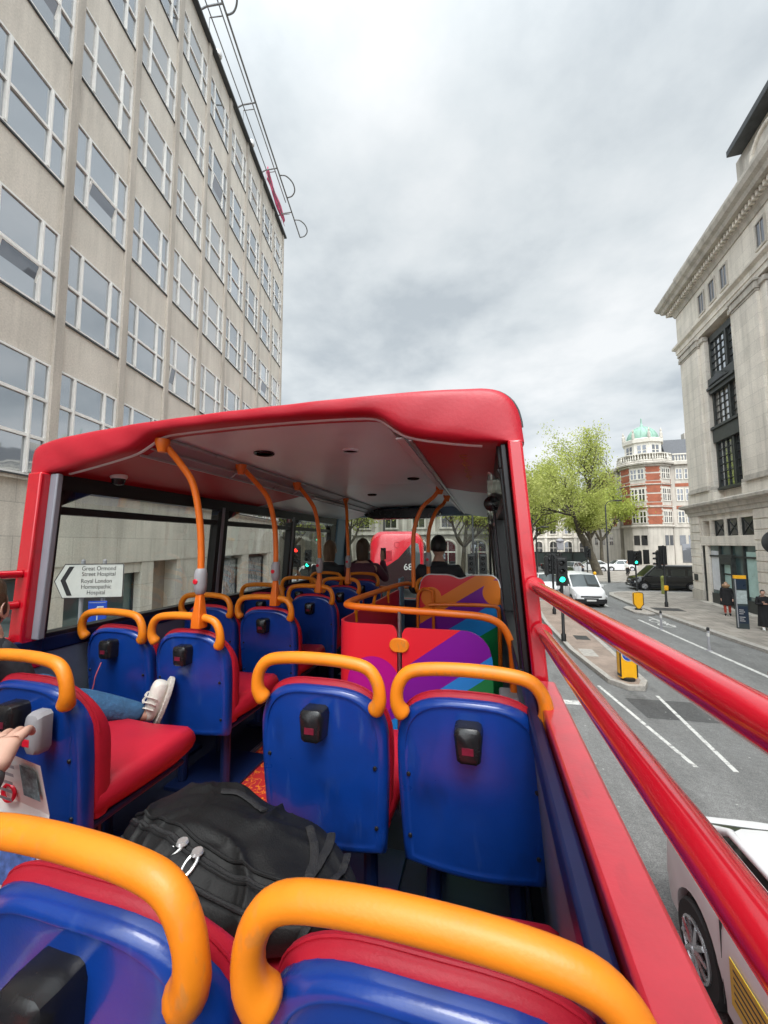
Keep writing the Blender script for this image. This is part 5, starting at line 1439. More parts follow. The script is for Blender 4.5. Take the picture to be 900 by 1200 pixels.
dome = dpart(MB().lathe([(2.3, 21.2), (2.28, 21.7), (2.1, 22.3), (1.75, 22.85), (1.25, 23.3), (.7, 23.6), (.25, 23.75), (.2, 24.1), (.12, 24.2), (.1, 25.2), (.01, 25.3)], (0, 0, 0), 32), 'dome', M_COPPER, smooth=True)
for k in range(16):
    a = 2 * PI * k / 16
    MB().tube([(r_ * math.cos(a), r_ * math.sin(a), z) for r_, z in ((2.31, 21.2), (2.29, 21.7), (2.11, 22.3), (1.76, 22.85), (1.26, 23.31), (.7, 23.62))], .045, 5).build('dome_rib', M_COPPER, dome)
# balustrade
bal = MB().lathe([(TR + .35, 17.25), (TR + .35, 17.4)], (0, 0, 0), NS).lathe([(TR + .3, 18.25), (TR + .38, 18.3), (TR + .38, 18.45), (TR + .3, 18.45)], (0, 0, 0), NS)
for k in range(60):
    a = 2 * PI * k / 60; rr2 = (TR + .28) * math.cos(PI / NS) / math.cos(((a + PI / NS) % (2 * PI / NS)) - PI / NS)
    bal.lathe([(.09, 17.4), (.13, 17.7), (.07, 18.0), (.09, 18.27)], (rr2 * math.cos(a), rr2 * math.sin(a), 0), 6)
dpart(bal, 'balustrade', M_DFRAME)
# wings
def wing(x0, x1, y0, y1, face):
    dpart(MB().box(x0, x1, y0, y1, 0, 16.6), 'wing_wall', M_DSTONE)
    dpart(MB().box(x0 - .5, x1 + .5, y0 - .5, y1, 16.6, 17.1), 'cornice', M_DSTONE)
    dpart(MB().box(x0 - .1, x1, y0 - .15, y1, 6.3, 6.65), 'string_course', M_DSTONE)
wing(3.2, 22, -1.6, 16, 's')
wing(-3.4, 3.2, 2.5, 26, 'w')
x = 5.0; j = 0
while x < 21:
    M_ = on((x, -1.6), 0); wallset(M_, 2.6, 'w' if j % 2 == 0 else 'b'); x += 2.7; j += 1
y = 5.0; j = 1
while y < 24:
    M_ = on((-3.4, y), -PI / 2); wallset(M_, 2.4, 'w' if j % 2 == 0 else 'b'); y += 2.6; j += 1
ba2 = MB().box(3.6, 22, -1.75, -1.5, 17.1, 17.3).box(3.6, 22, -1.8, -1.45, 18.25, 18.45)
x = 4.0
while x < 22: ba2.lathe([(.09, 17.3), (.13, 17.7), (.07, 18.0), (.09, 18.27)], (x, -1.62, 0), 6); x += .42
dpart(ba2, 'balustrade', M_DFRAME)
dpart(MB().prism([(-.6, 17.2), (15, 17.2), (12.5, 21.6), (1.8, 21.6)], 3.4, 22, 'x'), 'slate_roof', M_SLATE)
for x in (8, 15): dpart(MB().box(x, x + 1.6, 4, 5.2, 20, 23.2), 'chimney', M_DSTONE)
dpart(MB().box(4.2, 9.6, -1.66, -1.55, .6, 3.6), 'shop_window', M_GLASSDK)

# ================================================================== FAR BUILDINGS
def arch_poly(w, z0, z1, n=10):
    zc = z1 - w / 2
    return [(-w / 2, z0), (w / 2, z0)] + [(w / 2 * math.cos(PI * k / n), zc + w / 2 * math.sin(PI * k / n)) for k in range(n + 1)]
def stone_block(name, label, x0, x1, y, h, depth, storeys, pitch, rz=0., gable=None, mat=M_SOOT, rail_=True):
    M_PORT = M_SOOTP if mat is M_SOOT else MATS['portland_stone']
    t = thing(name, label, 'building', ((x0 + x1) / 2, y, 0), rz)
    w = (x1 - x0) / 2
    MB().box(-w, w, 0, depth, 0, h).build('wall', mat, t, smooth=False)
    for z in (5.0, 9.2, h - .6):
        MB().box(-w - .1, w + .1, -.25, .1, z, z + .4).build('cornice', M_PORT, t, smooth=False)
    MB().box(-w - .3, w + .3, -.5, .1, h - .2, h + .25).build('cornice', M_PORT, t, smooth=False)
    x = -w + pitch * .5
    while x < w - pitch * .3:
        m = MB().prism([(x + px_, pz) for px_, pz in arch_poly(pitch * .52, .3, 4.2)], -.02, .15, 'y')
        wd = m.build('arched_window', M_GLASSDK, t, smooth=False)
        ar = MB().tube([(x + px_ * 1.1, -.05, pz + .06) for px_, pz in arch_poly(pitch * .52, .3, 4.2)[1:]] + [(x - pitch * .29, -.05, .3)], .16, 6); ar.build('arch_moulding', M_PORT, wd)
        MB().box(x - .04, x + .04, -.06, 0, .3, 4.1).box(x - pitch * .26, x + pitch * .26, -.05, 0, 2.6, 2.75).build('window_bars', M_PORTD, wd, smooth=False)
        for z0, z1 in ((6.0, 8.4), (10.2, 12.4), (13.4, 15.2)):
            if z1 < h - .8:
                u = MB().box(x - pitch * .2, x + pitch * .2, -.02, .1, z0, z1).build('window', M_GLASSDK, t, smooth=False)
                MB().box(x - pitch * .26, x - pitch * .2, -.09, 0, z0 - .1, z1 + .1).box(x + pitch * .2, x + pitch * .26, -.09, 0, z0 - .1, z1 + .1).box(x - pitch * .28, x + pitch * .28, -.12, 0, z1, z1 + .25).box(x - pitch * .28, x + pitch * .28, -.14, 0, z0 - .25, z0).box(x - .03, x + .03, -.05, 0, z0, z1).build('window_surround', M_PORT, u, smooth=False)
        MB().box(x + pitch * .5 - .3, x + pitch * .5 + .3, -.14, .1, 0, h - .8).build('pilaster', M_PORT, t, smooth=False)
        x += pitch
    if gable:
        gx, gw_, gh = gable
        MB().prism([(gx - gw_, h), (gx + gw_, h), (gx, gh)], -.1, depth * .8, 'y').build('gable_roof', M_SLATE, t, smooth=False)
        MB().lathe([(.8, gh - 1.2), (.8, gh - .2), (1.1, gh), (.5, gh + .9), (.08, gh + 1.2), (.05, gh + 2.0)], (gx, 1, 0), 10).build('finial', M_PORTD, t)
    return t
stone_block('stone_building', 'soot streaked stone block with arched ground floor windows, seen through the bus windscreen', -42, 1.5, 52, 16, 14, 3, 3.9, 0, (9.1, 6.5, 22.6))
stone_block('stone_building', 'cream columned building far behind the plane tree', 4, 30, 98, 13, 14, 3, 3.2, 0, None, MATS['portland_stone_weathered'])
stone_block('stone_building', 'grey stone building beyond the end of the office block, seen through the third side window', -34, -18, 34, 15, 12, 3, 3.4, R(12))
hd = thing('hoarding', 'low dark green boarded fence across the far end of the road', 'fence', (9, 66, 0))
hm = MB().box(-12, 6.5, -.05, .05, .1, 2.3)
hm.build('boards', M_HOARD, hd, smooth=False)
MB().box(-12, 6.5, -.1, .1, 2.3, 2.42).build('top_rail', M_BLKPOST, hd, smooth=False)
for x in range(-12, 7, 2): MB().box(x - .06, x + .06, -.14, -.05, 0, 2.3).build('fence_post', M_BLKPOST, hd, smooth=False)

# ================================================================== TREES
def tree(label, loc, seed, height, fork, spread, leaf=.26, nleaf=12000, lean=(0, 0), trunk_r=.5, mat=M_LEAF, levels=4, density=1., bias=(0, 0), hang=.0, lop=0., xmax=99.):
    rt = random.Random(seed)
    t = thing('tree', label, 'tree', loc, 0, 'street trees')
    wood = MB(); tips = []
    def limb(p, d, ln, r, lv):
        n_ = 6 if lv < 2 else 4; pts = [p]; rs = [r]; q = p.copy(); dd = d.copy()
        for i in range(n_):
            dd = (dd + Vector((rt.gauss(0, .10), rt.gauss(0, .10), rt.gauss(.05 - hang * lv, .07)))).normalized()
            if q.x > xmax - .5 and dd.x > 0: dd.x *= .2
            q = q + dd * ln / n_; pts.append(q.copy()); rs.append(r * (1 - .55 * (i + 1) / n_))
            if lv >= 1: tips.append((q.copy(), lv))
        wood.tube(pts, rs, 8 if lv < 2 else (5 if lv < 3 else 4), cap=False)
        if lv < levels:
            nb = (4, 4, 4, 3, 2)[lv]
            for k in range(nb):
                f = .35 + .65 * (k + rt.random() * .8) / nb
                bi = min(n_, max(1, int(f * n_ + .5)))
                az = rt.uniform(0, 2 * PI); tilt = rt.uniform(.45, .95)
                ax = dd.orthogonal().normalized(); ax.rotate(Matrix.Rotation(az, 3, dd))
                nd = dd.copy(); nd.rotate(Matrix.Rotation(tilt, 3, ax))
                nd = (nd + Vector((bias[0], bias[1], .12))).normalized()
                limb(pts[bi], nd, ln * rt.uniform(.55, .78), rs[bi] * .72, lv + 1)
    # trunk
    tp = [Vector((0, 0, -.1)), Vector((0, 0, .25)), Vector((lean[0] * .25, lean[1] * .25, fork * .35)), Vector((lean[0] * .6, lean[1] * .6, fork * .7)), Vector((lean[0], lean[1], fork))]
    wood.tube(curve_pts(tp, 4), [trunk_r * (1.35 if i == 0 else 1.12 if i < 3 else 1) * (1 - .025 * i) for i in range(17)], 12)
    main = [(0, .12), (rt.uniform(0, 1), .62), (rt.uniform(1.8, 2.6), .75), (rt.uniform(3.6, 4.2), .7), (rt.uniform(5.0, 5.8), .85)]
    for az, tl in main:
        d = Vector((math.sin(tl) * math.cos(az) * spread, math.sin(tl) * math.sin(az) * spread, math.cos(tl))).normalized()
        limb(tp[-1].copy(), d, (height - fork) * (.52 if tl < .3 else .46) * (1 - lop * max(0, math.cos(az)) * (tl > .3) + .25 * lop * max(0, -math.cos(az))), trunk_r * (.62 if tl < .3 else .5), 0)
    wood.build('trunk', M_BARK, t, angle=80, fixn=False)
    cr = MB(); vs = cr.v; fs = cr.f
    tw = [tp_ for tp_ in tips if tp_[1] >= 2] or tips
    for i in range(nleaf):
        p, lv = rt.choice(tw)
        c = p + Vector((rt.gauss(0, .42), rt.gauss(0, .42), rt.gauss(-.05, .36))) * density
        a = Vector((rt.gauss(0, 1), rt.gauss(0, 1), rt.gauss(0, .6))).normalized(); b = a.orthogonal().normalized(); b.rotate(Matrix.Rotation(rt.uniform(0, 6.3), 3, a))
        e = a.cross(b); sz = leaf * rt.uniform(.6, 1.25)
        o_ = len(vs); vs += [c - b * sz * .5, c + e * sz * .32, c + b * sz * .5, c - e * sz * .32]; fs.append([o_, o_ + 1, o_ + 2, o_ + 3]); cr.mi.append(0)
    cr.build('crown', mat, t, smooth=False, fixn=False)
    return t
tree('big plane tree with fresh yellow green leaves on the corner beside the brick building', (12.4, 50, .1), 11, 15.6, 4.8, .85, .22, 34000, (-1.7, 0), .58, M_LEAF, bias=(-.34, 0), lop=.85, xmax=1.6)
tree('smaller plane tree just behind the trunk of the big one', (15.0, 63, .1), 5, 12.0, 4.2, .6, .30, 11000, (-.2, 0), .38, M_LEAF2, xmax=1.8, bias=(-.2, 0))
tree('pale leafy tree rising behind the red canopy post', (5.5, 70, .1), 8, 17, 4.5, 1.1, .34, 13000, (0, 0), .45, M_LEAF)
tree('tree with spreading branches seen through the right half of the windscreen', (-2.0, 33, .1), 21, 11.5, 3.4, 1.25, .20, 20000, (.2, 0), .26, M_LEAF, bias=(.12, 0))
tree('tree seen through the left part of the windscreen, in front of the arches', (-13.5, 38, .1), 33, 12, 3.6, 1.2, .22, 15000, (-.3, 0), .28, M_LEAF)
tree('leafy tree showing in the top of the third side window', (-16.0, 29.5, .1), 41, 10, 3.4, 1.0, .2, 8000, (.2, 0), .26, M_LEAF2)
tree('slim tree behind the traffic lights right of the windscreen', (1.3, 47, .1), 52, 12.5, 3.6, 1.1, .24, 9000, (0, 0), .26, M_LEAF2)
for i, (x, y) in enumerate(((18.6, 72), (9.0, 84))):
    tree(('trees crowding the gap beside the brick building, the one nearest the wall', 'far tree behind the dark hoarding')[i], (x, y, .1), 60 + i, 13, 4, 1., .36, 7000, (0, 0), .35, M_LEAF2)

# ================================================================== STREET FURNITURE
def tl_head(t, x, y, z, face=PI, lit='g', s=1., name='signal_head'):
    """three-lamp head facing direction face (0 = +y)."""
    Mx = Matrix.Translation((x, y, z)) @ Matrix.Rotation(face, 4, 'Z') @ Matrix.Scale(s, 4)
    m = MB().box(-.15, .15, -.10, .08, -.48, .48, M=Mx); h = m.build(name, M_BLKPOST, t, smooth=False, bevel=.02)
    MB().box(-.21, .21, -.03, -.012, -.55, .55, M=Mx).build('backing_board', M_BLKPOST, h, smooth=False)
    for k, c in ((1, 'r'), (0, 'a'), (-1, 'g')):
        mat = {'r': M_REDLT, 'g': M_GREENLT}[c] if c == lit else M_BLACKPL
        MB().lathe([(.001, .10), (.07, .096), (.098, .083)], (0, 0, k * .3), 18, M=Mx, axis='y').build('signal_lamp', mat, h)
        v = MB(); nn = 12
        for i in range(nn):
            a0 = PI * .0 + PI * i / nn; a1 = PI * (i + 1) / nn
            v.add([(.112 * math.cos(a0), .08, k * .3 + .112 * math.sin(a0)), (.112 * math.cos(a1), .08, k * .3 + .112 * math.sin(a1)), (.112 * math.cos(a1), .24, k * .3 + .112 * math.sin(a1)), (.112 * math.cos(a0), .24, k * .3 + .112 * math.sin(a0))], [(0, 1, 2, 3)], 0, Mx)
        o_ = v.build('lamp_hood', M_BLKPOST, h); sm = o_.modifiers.new('thickness', 'SOLIDIFY'); sm.thickness = .008
    return h
def traffic_light(label, x, y, h, heads, r=.057, base=.12):
    t = thing('traffic_light', label, 'traffic light', (x, y, base), 0, 'traffic lights at the junction')
    MB().lathe([(r * 1.6, 0), (r * 1.6, .25), (r, .3), (r, h), (r * .6, h + .03)], (0, 0, 0), 14).build('pole', M_BLKPOST, t)
    for hx, hy, hz_, f, lit in heads: tl_head(t, hx, hy, hz_, f, lit)
    return t
t = traffic_light('traffic light showing green on the island, nearest the red canopy post', 2.73, 16.1, 3.3, [(0, -.13, 2.62, PI, 'g')])
MB().box(-.12, .12, -.1, .1, 3.42, 3.72).lathe([(.14, 3.72), (.16, 3.78), (.05, 3.86)], (0, 0, 0), 14).build('detector_box', M_GREYPL, t, bevel=.02)
traffic_light('dark signal post seen just right of the red canopy post', 3.33, 22, 3.1, [(0, .12, 2.6, 0, 'n'), (.3, 0, 2.6, PI / 2, 'n'), (-.3, 0, 2.5, -PI / 2, 'n')])
traffic_light('black signal post standing in front of the black van, with an orange push button box', 9.95, 26, 3.5, [(0, .12, 2.95, 0, 'n'), (-.28, 0, 2.7, PI / 2, 'n')])
MB().box(-.10, .10, -.16, -.05, .95, 1.22).build('push_button_box', M_YEL, bpy.data.objects['traffic_light.002'], bevel=.02)
traffic_light('cluster of dark signal heads left of the black van', 11.1, 34, 3.0, [(-.32, 0, 2.55, 0, 'n'), (.32, 0, 2.55, PI / 2, 'n'), (.75, 0, 2.6, 0, 'n'), (0, -.12, 2.5, PI, 'g')])
traffic_light('signal post at the corner below the plane tree', 9.75, 43, 3.3, [(0, .12, 2.8, 0, 'n'), (.26, 0, 2.6, PI / 2, 'n')])
traffic_light('signal post with a red light, seen through the left side window', -9.3, 18, 3.1, [(0, -.13, 2.65, PI, 'r')])
bpy.data.objects['traffic_light.005'].children[1].location.z = .42
traffic_light('signal post with a green light beside the red one, seen through the left side window', -9.75, 20.2, 3.2, [(0, -.13, 2.8, PI, 'g')])
traffic_light('signal pair right of the man in the dark jacket, seen through the windscreen', -.55, 22.2, 3.4, [(-.28, -.1, 2.55, PI, 'n'), (.35, -.1, 2.55, PI, 'n')])
def lamp_post(label, x, y, h, arm=0.):
    t = thing('street_lamp', label, 'street lamp', (x, y, .12), 0, 'street lamps')
    MB().lathe([(.12, 0), (.12, 1.0), (.075, 1.1), (.06, h), (.03, h + .05)], (0, 0, 0), 12).build('pole', M_BLKPOST, t)
    a = MB().tube(curve_pts([(0, 0, h), (arm * .3, 0, h + .35), (arm, 0, h + .45)], 5), .035, 8); a.build('lamp_arm', M_BLKPOST, t)
    MB().box(arm - .1, arm + .5 * (1 if arm > 0 else -1), -.12, .12, h + .38, h + .5).build('lamp_head', M_BLKPOST, t, bevel=.03)
    return t
lamp_post('tall black lamp post in front of the plane tree trunk', 10.95, 40.4, 7.2, .9)
lamp_post('tall black lamp post seen through the windscreen, right of the seated man', -.78, 24, 9, -1.1)
lamp_post('black lamp post seen through the windscreen above the red bus', -6.6, 25, 9, 1.1)
lamp_post('short black lamp post beyond the dark signal post', 4.1, 35, 4.6, .5)
# keep-left bollards
def keep_left(label, x, y, arrow=True, h=.98, base=.125):
    t = thing('traffic_bollard', label, 'bollard', (x, y, base), R(8) if arrow else 0, 'yellow keep left bollards')
    prof = [(-.21, .06), (.21, .06), (.225, .2), (.225, .70), (.20, h - .05), (.16, h), (-.16, h), (-.20, h - .05), (-.225, .70), (-.225, .2)] if arrow else [(-.05, .06), (.05, .06), (.24, .32), (.24, .88), (.2, .94), (0, .98), (-.2, .94), (-.24, .88), (-.24, .32)]
    rings = [[(x_ * k, y_, z_ if z_ > .1 else z_) for x_, z_ in prof] for y_, k in ((-.09, .86), (-.07, 1), (.07, 1), (.09, .86))]
    MB().loft(rings).build('bollard_shell', M_YEL, t, angle=30)
    MB().lathe([(.17, 0), (.17, .07), (.12, .09)], (0, 0, 0), 20).build('bollard_base', M_BLKPOST, t)
    if arrow:
        MB().box(-.222, -.19, -.098, .098, .1, h - .08).box(.19, .222, -.098, .098, .1, h - .08).build('bollard_edge', M_BLKPOST, t, bevel=.004)
        d = MB().lathe([(.001, -.100), (.155, -.100), (.16, -.094)], (0, 0, .68), 28, axis='y').build('sign_disc', M_SIGNBLUE, t)
        MB().lathe([(.16, -.0955), (.176, -.0955), (.176, -.088)], (0, 0, .68), 28, axis='y').build('disc_rim', M_SIGNWHITE, d)
        Ma = Matrix.Translation((0, -.103, .68)) @ Matrix.Rotation(R(45), 4, 'Y')
        MB().prism([(-.02, .10), (.02, .10), (.02, -.0), (.075, .03), (.075, -.02), (0, -.105), (-.075, -.02), (-.075, .03), (-.02, 0)], -.002, .002, 'y', M=Ma).build('arrow', M_SIGNWHITE, d, smooth=False)
    else:
        MB().tube([(x_ * 1.0, -.092, z_) for x_, z_ in prof + [prof[0]]], .014, 6).build('bollard_edge', M_BLKPOST, t)
    return t
keep_left('yellow keep left bollard with a blue arrow disc at the tip of the near island', 3.60, 12.05)
keep_left('plain yellow bollard on the small island farther along the cycle lane', 8.05, 24.6, False, base=.10)
o = ground_poly('island', [(7.6, 23.9), (8.05, 23.3), (8.5, 23.6), (8.45, 25.4), (7.9, 26.0), (7.55, 25.4)], 0, .11, M_KERB, bevel=.02); tag(o, 'small kerbed island under the plain yellow bollard', 'island')
for i, (x, y) in enumerate(((7.35, 19.85), (7.5, 16.4))):
    t = thing('lane_post', ('grey flexible post on the cycle lane line, the farther of two', 'grey flexible post on the cycle lane line, the nearer of two')[i], 'lane post', (x, y, .0), 0, 'posts along the cycle lane')
    MB().lathe([(.10, 0), (.10, .02), (.045, .04), (.04, .78), (.03, .80)], (0, 0, 0), 14).build('post', M_GREYPL, t)
    MB().lathe([(.046, .70), (.046, .79), (.02, .82)], (0, 0, 0), 14).build('post_cap', M_BLKPOST, t)
    MB().lathe([(.0425, .5), (.0425, .62)], (0, 0, 0), 14).build('reflective_band', M_SIGNWHITE, t)
t = thing('bollard', 'narrow mossy green post in front of the black van', 'bollard', (12.3, 32.5, .12)); MB().lathe([(.13, 0), (.13, 1.05), (.15, 1.1), (.15, 1.2), (.02, 1.3)], (0, 0, 0), 12).build('shaft', M_MOSS, t)
# totem map sign
t = thing('wayfinding_sign', 'tall dark map totem with a yellow top standing on the right hand pavement', 'sign', (10.55, 20.25, .12), R(-8))
MB().box(-.21, .21, -.05, .05, 0, 2.25).build('totem_body', pm('totem_dark_teal', (.035, .05, .055), .3, nz=(4, .15)), t, bevel=.01)
MB().box(-.212, .212, -.053, .053, 2.12, 2.26).build('yellow_cap', M_YEL, t, smooth=False)
MB().box(-.17, .19, -.054, -.05, 1.05, 1.62).build('map_panel', pm('totem_map', (.40, .46, .46), .4, nz=(9, .25)), t, smooth=False)
MB().box(-.14, .19, -.054, -.05, .22, .95).build('text_panel', pm('totem_navy', (.012, .025, .05), .3, nz=(4, .1)), t, smooth=False)
MB().box(-.14, .19, -.054, -.05, 1.68, 2.08).build('text_panel', MATS['totem_navy'], t, smooth=False)
for z in (.32, .4, .48, .62, .70, .78): MB().box(-.11, .06 + .08 * math.sin(z * 40), -.056, -.054, z, z + .022).build('text_line', M_PALE, t, smooth=False)
MB().box(-.19, -.15, -.054, -.05, .05, 2.1).build('side_stripe', M_GREYPL, t, smooth=False)
# round sign at the right edge
t = thing('round_sign', 'back of a black round sign at the right edge of the view', 'sign', (9.55, 16.2, .12), R(0))
MB().lathe([(.045, 0), (.045, 4.3), (.02, 4.33)], (0, 0, 0), 12).build('pole', M_BLKPOST, t)
MB().lathe([(.40, -.06), (.42, -.05), (.42, -.03), (.40, -.02)], (0, 0, 3.68), 28, axis='y').build('sign_disc', M_BLKPOST, t)
# direction sign on the left
t = thing('direction_sign', 'white hospital direction sign with a black chevron pointing left', 'sign', (-6.72, 5.3, .12), R(22)); t.scale = (.8, 1, 1)
for x in (-.22, .22): MB().lathe([(.038, 0), (.038, 3.4), (.02, 3.42)], (x, .06, 0), 12).build('sign_post', M_GREYPL, t)
sg = [(-.72, 3.05), (-.52, 3.34), (.64, 3.34), (.66, 3.32), (.66, 2.78), (.64, 2.76), (-.55, 2.76)]
sp_ = MB().prism(sg, -.012, .012, 'y').build('sign_plate', M_SIGNWHITE, t, smooth=False)
MB().tube([(x * 1.0, -.012, z) for x, z in sg + [sg[0]]], .008, 6).build('plate_border', M_INK, sp_)
MB().prism([(-.60, 3.06), (-.44, 3.30), (-.34, 3.30), (-.50, 3.06), (-.36, 2.80), (-.46, 2.80)], -.016, -.0125, 'y').build('chevron', M_INK, sp_, smooth=False)
Mt = lambda x, z: Matrix.Translation((x, -.0135, z)) @ Matrix.Rotation(PI / 2, 4, 'X')
for txt, z, x in (('Great Ormond', 3.262, .16), ('Street Hospital', 3.165, .16), ('Royal London', 3.045, .12), ('Homeopathic', 2.945, .12), ('Hospital', 2.845, .12)):
    text_part(txt, 'lettering', M_INK, sp_, .104, Mt(x, z) @ Matrix.Scale(1.08, 4, (1, 0, 0)))
bs = MB().box(-.02, .36, -.02, .0, 2.28, 2.70).build('blue_sign_plate', M_SIGNBLUE, t, bevel=.01)
MB().box(0.005, .335, -.024, -.0202, 2.305, 2.31).box(0.005, .335, -.024, -.0202, 2.67, 2.675).box(.165, .185, -.024, -.0202, 2.35, 2.5).tube([(.175, -.022, 2.48), (.13, -.022, 2.53), (.15, -.022, 2.58), (.2, -.022, 2.59)], .008, 6).box(.17, .3, -.024, -.0202, 2.585, 2.61).build('sign_symbol', M_SIGNWHITE, bs, smooth=False)
MB().box(-.16, -.04, -.02, .0, 2.28, 2.36).build('small_white_plate', M_SIGNWHITE, t, smooth=False)

# ================================================================== VEHICLES
def wheel(t, x, y, r, w, side):
    o_ = MB().lathe([(r * .62, -w / 2), (r * .93, -w / 2), (r, -w / 2 + .03), (r, w / 2 - .03), (r * .93, w / 2), (r * .62, w / 2)], (x, y, r), 32, axis='x').build('wheel', M_TYRE, t, angle=40)
    xx = x + side * (w / 2 + .006)
    m = MB().lathe([(r * .64, -.02), (r * .64, .008), (r * .58, .012), (r * .56, -.012)], (xx, y, r), 32, axis='x')
    for k in range(10):
        a = 2 * PI * k / 10
        m.tube([(xx + side * .004, y + r * .1 * math.cos(a), r + r * .1 * math.sin(a)), (xx + side * .008, y + r * .58 * math.cos(a + .08), r + r * .58 * math.sin(a + .08))], [r * .085, r * .06], 6)
    m.lathe([(r * .17, -.01), (r * .15, .02), (.001, .024)] if side > 0 else [(.001, -.024), (r * .15, -.02), (r * .17, .01)], (xx, y, r), 14, axis='x')
    m.build('rim', M_RIM, o_, angle=40)
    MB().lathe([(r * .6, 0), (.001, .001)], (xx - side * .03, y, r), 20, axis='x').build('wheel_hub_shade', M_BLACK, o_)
def vehicle(name, label, cat, loc, rz, paint, kind='saloon', L=4.5, W=1.8, H=1.45, group='cars and vans in the road', lights=True):
    t = thing(name, label, cat, loc, rz, group)
    h = L / 2; w = W / 2; r = .32 if kind == 'saloon' else .33
    if kind == 'saloon':
        st = [(h, .55, .60, .36), (h - .07, .74, .68, .26), (h - .3, .92, .78, .20), (h - .9, .98, .90, .18), (.95, 1, .95, .18), (-1.0, 1, .98, .18), (-h + .45, .96, 1.02, .20), (-h + .12, .86, 1.02, .26), (-h + .02, .70, .95, .34), (-h, .60, .85, .40)]
        gh = [(1.0, .94, .0), (.30, .985, .93), (-.1, 1, 1.), (-.75, .985, .985), (-1.62, .95, .0)]
        axles = (h - .85, -h + .86)
    elif kind == 'hatch':
        st = [(h, .55, .62, .36), (h - .07, .76, .72, .26), (h - .3, .92, .84, .20), (h - .8, .98, .95, .18), (.8, 1, 1.0, .18), (-1.0, 1, 1.0, .18), (-h + .2, .96, 1.02, .22), (-h + .03, .86, .98, .3), (-h, .75, .9, .4)]
        gh = [(.95, .94, 0.), (.25, .98, .95), (-.3, 1, 1.), (-1.3, .97, .96), (-h + .12, .94, 0.)]
        axles = (h - .8, -h + .75)
    else:
        st = [(h, .62, .68, .36), (h - .07, .82, .85, .28), (h - .25, .94, 1.0, .22), (h - .75, .99, 1.10, .2), (.9, 1, 1.15, .2), (-1.0, 1, 1.15, .2), (-h + .1, .99, 1.15, .22), (-h, .96, 1.1, .32)]
        gh = [(h - .85, .95, 0.), (h - 1.65, .985, .94), (h - 2.1, 1, 1.), (-h + .15, 1, .99), (-h + .03, .97, 0.)]
        axles = (h - .85, -h + .95)
    def ring(y, k, d, zb):
        a = w * k
        half = [(a * .88, zb), (a * .975, zb + .06), (a, zb + (d - zb) * .42), (a * .985, d - (d - zb) * .22), (a * .955, d - .05), (a * .90, d - .008), (a * .6, d + .018), (0, d + .03)]
        return [(x, y, z) for x, z in half] + [(-x, y, z) for x, z in half[-2::-1]]
    b = MB().loft([ring(*s) for s in st]).build('body', paint, t, angle=32)
    # wheel arches cut out of the body
    cut = MB()
    for y in axles: cut.lathe([(r * 1.17, -w - .2), (r * 1.17, w + .2)], (0, y, r), 28, axis='x')
    cu = cut.build('arch_cutter', M_BLACK, t, smooth=False)
    bo_ = b.modifiers.new('arch', 'BOOLEAN'); bo_.object = cu; bo_.operation = 'DIFFERENCE'; bo_.solver = 'EXACT'
    bpy.context.view_layer.update()
    me = bpy.data.meshes.new_from_object(b.evaluated_get(bpy.context.evaluated_depsgraph_get()))
    b.modifiers.clear(); old = b.data; b.data = me; me.shade_smooth(); me.set_sharp_from_angle(angle=R(32)); bpy.data.meshes.remove(old)
    if len(me.materials) > 1: me.materials.pop()
    bpy.data.objects.remove(cu)
    MB().box(-w * .88, w * .88, -h + .3, h - .3, .16, .7).build('underbody', M_BLACK, t, smooth=False)
    # greenhouse
    belt = {'saloon': .96, 'hatch': 1.0, 'van': 1.12}[kind]
    def gr(y, k, f):
        z1 = belt + (H - belt) * f; wb = w * .93 * k; wt = w * (.93 - .24 * f if kind != 'van' else .93 - .09 * f) * k
        return [(wb, y, belt - .04), (wt + .02 * f, y, z1 - .05 * f), (wt - .06 * f, y, z1), (0, y, z1 + .03 * f), (-wt + .06 * f, y, z1), (-wt - .02 * f, y, z1 - .05 * f), (-wb, y, belt - .04)]
    R_ = [gr(*g_) for g_ in gh]
    m = MB(); nr = len(R_[0])
    for i in range(len(R_) - 1):
        for k in range(nr - 1):
            side_ = k in (0, nr - 2); frontrear = i in (0, len(R_) - 2)
            if kind == 'van': gl = (i == 0)
            else: gl = side_ or frontrear
            m.add([R_[i][k], R_[i][k + 1], R_[i + 1][k + 1], R_[i + 1][k]], [(0, 1, 2, 3)], 1 if gl else 0)
    bmm = m.build('cabin', [paint, M_CARGLASS], t, angle=30)
    bm = bmesh.new(); bm.from_mesh(bmm.data); bmesh.ops.remove_doubles(bm, verts=bm.verts, dist=.0005); bmesh.ops.recalc_face_normals(bm, faces=bm.faces); bm.to_mesh(bmm.data); bm.free(); bmm.data.set_sharp_from_angle(angle=R(30))
    pl = MB()
    for s in (1, -1):
        e = lambda i, k: Vector(R_[i][k if s > 0 else nr - 1 - k])
        if kind != 'van':
            pl.tube([e(0, 0), e(1, 1), e(2, 1), e(3, 1), e(4, 0)], [.045, .032, .028, .034, .055], 8)
            pl.tube([e(2, 0) + Vector((0, -.2, 0)), e(2, 1) + Vector((0, -.1, 0))], .04, 8)
        else:
            pl.tube([e(0, 0), e(1, 1)], .05, 8)
    pl.build('pillars', paint, t, angle=60)
